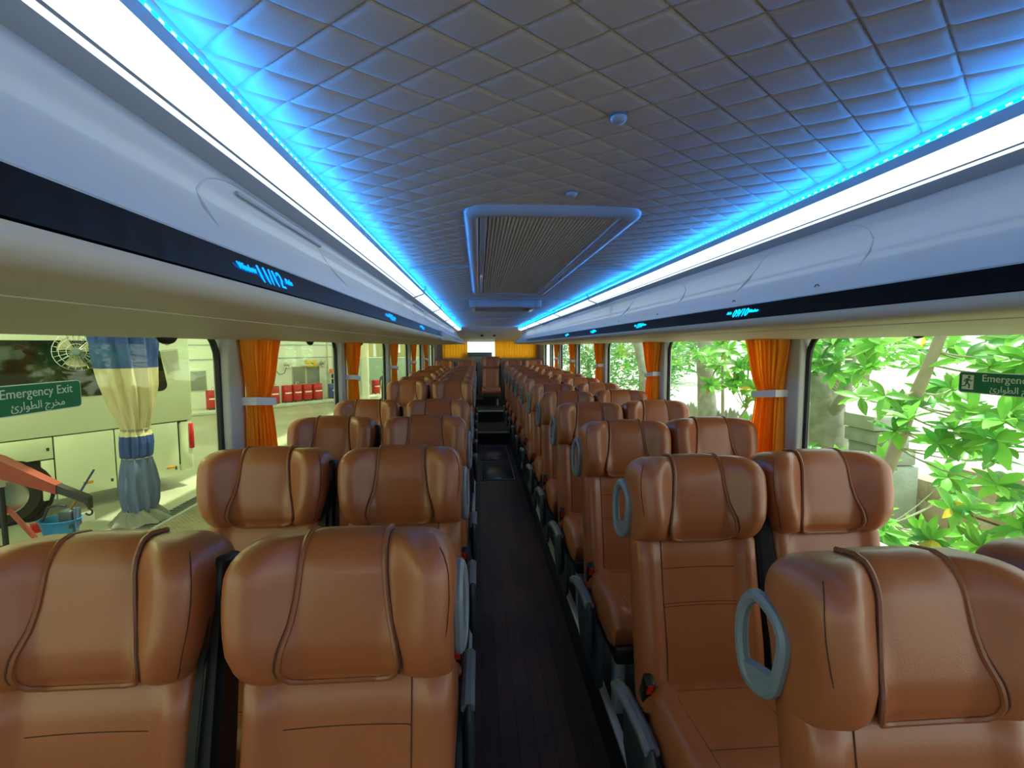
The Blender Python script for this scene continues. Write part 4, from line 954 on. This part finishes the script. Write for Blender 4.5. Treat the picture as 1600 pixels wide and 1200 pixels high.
# crown centres measured as places in the strip between the coach and the fence
tree('leaning_sapling', 'slender pale leaning tree with big leaf whorls by the nearest right window', 'tree', (2.62, 3.25, G2), [(2.62, 3.25, G2), (2.6, 2.93, .57), (2.6, 2.72, 1.19), (2.6, 2.55, 1.66), (2.6, 2.35, 2.6)], .036, M['bark2'],
     around(r, [(2.45, 2.62, 1.35), (2.5, 2.45, 1.12), (2.7, 2.4, 1.05), (2.9, 2.9, 1.5), (2.8, 2.35, 1.55), (2.9, 2.5, .95), (3.0, 3.0, 1.25), (2.5, 2.2, 1.35), (2.8, 2.2, 1.0)], 3, .16), .14, 9, 11)
tree('big_trunk_tree', 'thick grey-green forked trunk right behind the nearest right pillar', 'tree', (4.15, 5.3, G2), [(4.15, 5.25, G2), (4.2, 5.4, .4), (4.2, 5.55, 1.05), (4.2, 5.85, 1.75), (4.2, 6.0, 3.2)], .19, M['bark'],
     around(r, [(3.6, 5.1, 1.62), (3.7, 4.7, 1.6), (3.8, 4.4, 1.55), (3.5, 5.3, 1.45), (4.0, 5.7, 1.35), (3.8, 4.9, 1.35)], 4, .22), .19, 9, 12, None,
     (([(4.2, 5.45, .75), (4.1, 5.1, 1.05), (4.1, 4.95, 2.0)], .075), ([(4.2, 5.5, 1.0), (4.3, 5.3, 1.3), (4.3, 5.3, 2.4)], .06)))
tree('straight_trunk_tree', 'straight vine-scarred trunk between the first two right curtains', 'tree', (4.3, 8.75, G2), [(4.3, 8.7, G2), (4.3, 8.8, .8), (4.25, 8.85, 1.9), (4.3, 8.9, 3.4)], .15, M['bark'],
     around(r, [(4.0, 8.2, 1.5), (4.0, 9.5, 1.3), (4.1, 8.0, 1.3), (3.9, 7.6, 1.55), (4.1, 9.9, 1.6)], 4, .25), .19, 8, 13)
tree('leaning_trunk_tree', 'dark leaning trunk half behind the second right curtain', 'tree', (4.2, 11.1, G2), [(4.25, 11.1, G2), (4.2, 11.3, .2), (4.15, 12.2, 1.8), (4.1, 13.0, 3.2)], .19, M['bark'],
     around(r, [(4.0, 13.0, 1.4), (4.3, 14, 1.2)], 4, .3), .2, 8, 14)
tree('thin_sapling', 'thin upright sapling with whorled leaves left of the nearest right curtain', 'tree', (3.4, 6.5, G2), [(3.4, 6.5, G2), (3.42, 6.48, .6), (3.4, 6.5, 1.4), (3.4, 6.45, 2.3)], .022, M['bark2'],
     around(r, [(3.3, 6.2, 1.5), (3.4, 5.9, 1.45), (3.4, 6.7, 1.5), (3.3, 5.8, 1.12), (3.3, 5.7, 1.0), (3.5, 6.6, 1.2), (3.2, 5.5, 1.5)], 4, .22), .17, 9, 15, None, (([(3.4, 6.5, .2), (3.45, 5.95, .8), (3.45, 5.9, 2.2)], .016),))
tree('bank_shrub', 'low bright green shrub on the bank below the leaning tree', 'shrub', (3.2, 3.6, G2), [(3.2, 3.6, G2), (3.2, 3.6, -.1), (3.25, 3.5, .2)], .02, M['twig'],
     around(r, [(3.2, 3.55, .45), (3.0, 3.3, .35), (3.3, 3.9, .55), (3.1, 3.1, .05), (3.3, 3.0, .25), (3.4, 3.5, .05), (2.9, 2.9, .12), (3.6, 3.3, .5)], 3, .2), .15, 10, 16)
tree('near_shrub', 'spreading shrub at the right edge below the emergency exit sticker', 'shrub', (2.9, 2.5, G2), [(2.9, 2.5, G2), (2.95, 2.5, .1), (2.95, 2.45, .4)], .018, M['twig'],
     around(r, [(2.8, 2.5, .55), (3.0, 2.4, .75), (2.7, 2.3, .35), (2.9, 2.7, .3), (3.1, 2.6, .15), (2.6, 2.5, .05), (2.9, 2.2, .6)], 3, .16), .14, 9, 17)
tree('overhanging_branch', 'leafy tree overhanging the top right corner of the nearest right window', 'tree', (3.3, 1.6, G2), [(3.3, 1.6, G2), (3.3, 1.7, .8), (3.1, 1.9, 1.7), (3.0, 2.1, 2.6)], .04, M['bark2'],
     around(r, [(2.9, 2.35, 1.62), (2.8, 2.2, 1.5), (3.0, 2.5, 1.55), (2.7, 2.05, 1.62), (2.9, 2.15, 1.3)], 4, .15), .14, 9, 18)
tree('fence_shrub', 'small leafy shrub poking up between the pickets and the window seats', 'shrub', (3.6, 6.3, G2), [(3.6, 6.3, G2), (3.6, 6.3, .0), (3.6, 6.2, .2)], .016, M['twig'],
     around(r, [(3.5, 6.1, .45), (3.4, 5.6, .3), (3.5, 5.9, .1), (3.7, 5.2, .5), (3.6, 4.9, .25)], 3, .18), .15, 9, 19)
# loose masses of small leaves farther off: nobody could count these
def mass(name, label, c, rx, ry, rz, n, s, m, trunk=True):
    r = random.Random(len(name)+int(c[1]*7)); t = empty(name, (c[0], c[1], G2-.15), label=label, cat='tree'); V = []; F = []
    for k in range(n):
        d = Vector((r.gauss(0, 1), r.gauss(0, 1), r.gauss(0, 1))).normalized()*(r.random()**.4); p = Vector((d.x*rx, d.y*ry, d.z*rz+c[2]-G2+.15))
        a = Vector((r.gauss(0, 1), r.gauss(0, 1), r.gauss(0, .6))).normalized(); e = a.orthogonal().normalized(); q = s*r.uniform(.6, 1.3); i = len(V)
        V += [p-a*q, p-e*q*.35, p+a*q, p+e*q*.35]; F.append((i, i+1, i+2, i+3))
    b = MB(); b.v = V; b.f = F; b.build('foliage', m, t, False)['kind'] = 'stuff'
    MB().tube([(0, 0, 0), (.1, .05, c[2]*.5), (0, 0, c[2]+.3)], [.16, .12, .06], 8).build('trunk', M['bark'], t)
mass('small_leaved_tree', 'airy small-leaved tree behind the second right curtain', (6.0, 17.5, 1.0), 1.6, 2.5, 1.7, 2600, .10, M['leafB'])
mass('far_green_tree', 'pale green tree far across the bright lot', (17, 20, 2.2), 4, 3, 1.7, 2600, .22, M['leafA'])
mass('far_round_tree', 'rounded green tree standing at the back of the lot', (11, 27, 2.0), 3, 3, 2.2, 2400, .22, M['leafB'])
mass('far_hedge_tree', 'broad low tree at the right of the bright lot', (24, 14, 2.0), 4, 4, 1.3, 2600, .22, M['leafA'])
mass('rear_dark_tree', 'dark green tree seen through the rearmost right windows', (6.2, 27, 1.0), 1.8, 3, 2.0, 2400, .14, M['leafB'])

# ---------------------------------------------------------------- a person far across the yard
M['skin'] = mat('skin', '#8a5f45', .5); M['work_shirt'] = mat('dark_work_shirt', '#2c3640', .8); M['trousers'] = mat('dark_trousers', '#20252c', .8); M['hair'] = mat('black_hair', '#15110f', .7)
def person(loc, rz, label):
    t = empty('person', loc, rz, label, 'person')
    J = [((0, 0, .96), .14), ((0, .01, 1.12), .125), ((0, .01, 1.32), .15), ((0, 0, 1.44), .11), ((0, -.01, 1.51), .052), ((0, -.015, 1.57), .06), ((0, -.025, 1.65), .092), ((0, -.02, 1.72), .075),
         ((.09, 0, .90), .095), ((.11, -.02, .50), .065), ((.115, .03, .10), .042), ((.12, -.10, .035), .035),
         ((-.09, 0, .90), .095), ((-.11, .02, .50), .065), ((-.115, .05, .10), .042), ((-.12, -.07, .035), .035),
         ((.19, .01, 1.40), .062), ((.25, .02, 1.13), .045), ((.25, -.08, .90), .034), ((.245, -.12, .81), .03),
         ((-.19, .01, 1.40), .062), ((-.25, .03, 1.13), .045), ((-.24, -.05, .89), .034), ((-.235, -.09, .80), .03)]
    E = [(0, 1), (1, 2), (2, 3), (3, 4), (4, 5), (5, 6), (6, 7), (0, 8), (8, 9), (9, 10), (10, 11), (0, 12), (12, 13), (13, 14), (14, 15), (3, 16), (16, 17), (17, 18), (18, 19), (3, 20), (20, 21), (21, 22), (22, 23)]
    me = bpy.data.meshes.new('body'); me.from_pydata([j[0] for j in J], E, []); o = bpy.data.objects.new('body', me); COL.objects.link(o)
    md = o.modifiers.new('s', 'SKIN'); sv = me.skin_vertices[0].data if me.skin_vertices else me.attributes
    for i, j in enumerate(J): me.skin_vertices[0].data[i].radius = (j[1], j[1]*.85)
    me.skin_vertices[0].data[0].use_root = True
    o.modifiers.new('u', 'SUBSURF').levels = 2
    m2 = bpy.data.meshes.new_from_object(o.evaluated_get(bpy.context.evaluated_depsgraph_get())); bpy.data.objects.remove(o); m2.name = 'body'
    m2.materials.clear()
    for k in ('skin', 'work_shirt', 'trousers', 'rubber'): m2.materials.append(M[k])
    for p in m2.polygons:
        c = p.center; p.use_smooth = True
        p.material_index = 0 if c.z > 1.49 or (abs(c.x) > .2 and c.z < 1.05) else (1 if c.z > .93 else (2 if c.z > .08 else 3))
    o = bpy.data.objects.new('body', m2); COL.objects.link(o); o.parent = t
    MB().lathe([(.0001, .11), (.05, .105), (.088, .06), (.098, 0), (.092, -.05), (.08, -.06)], 18, (0, .0, 1.68)).build('hair', M['hair'], t)
    MB().rbox((-.02, -.13, 1.63), (.02, -.10, 1.67), .012).build('nose', M['skin'], t)
bpy.context.view_layer.update()
def try_person():
    me = bpy.data.meshes.new('tmp'); me.from_pydata([(0,0,0),(0,0,1)], [(0,1)], []); o = bpy.data.objects.new('tmp', me); COL.objects.link(o); o.modifiers.new('s', 'SKIN')
    ok = len(me.skin_vertices) > 0; bpy.data.objects.remove(o); return ok
person((-4.93, 25.4, GZ), R(40), 'person in dark work clothes standing far across the yard beyond the cream column')
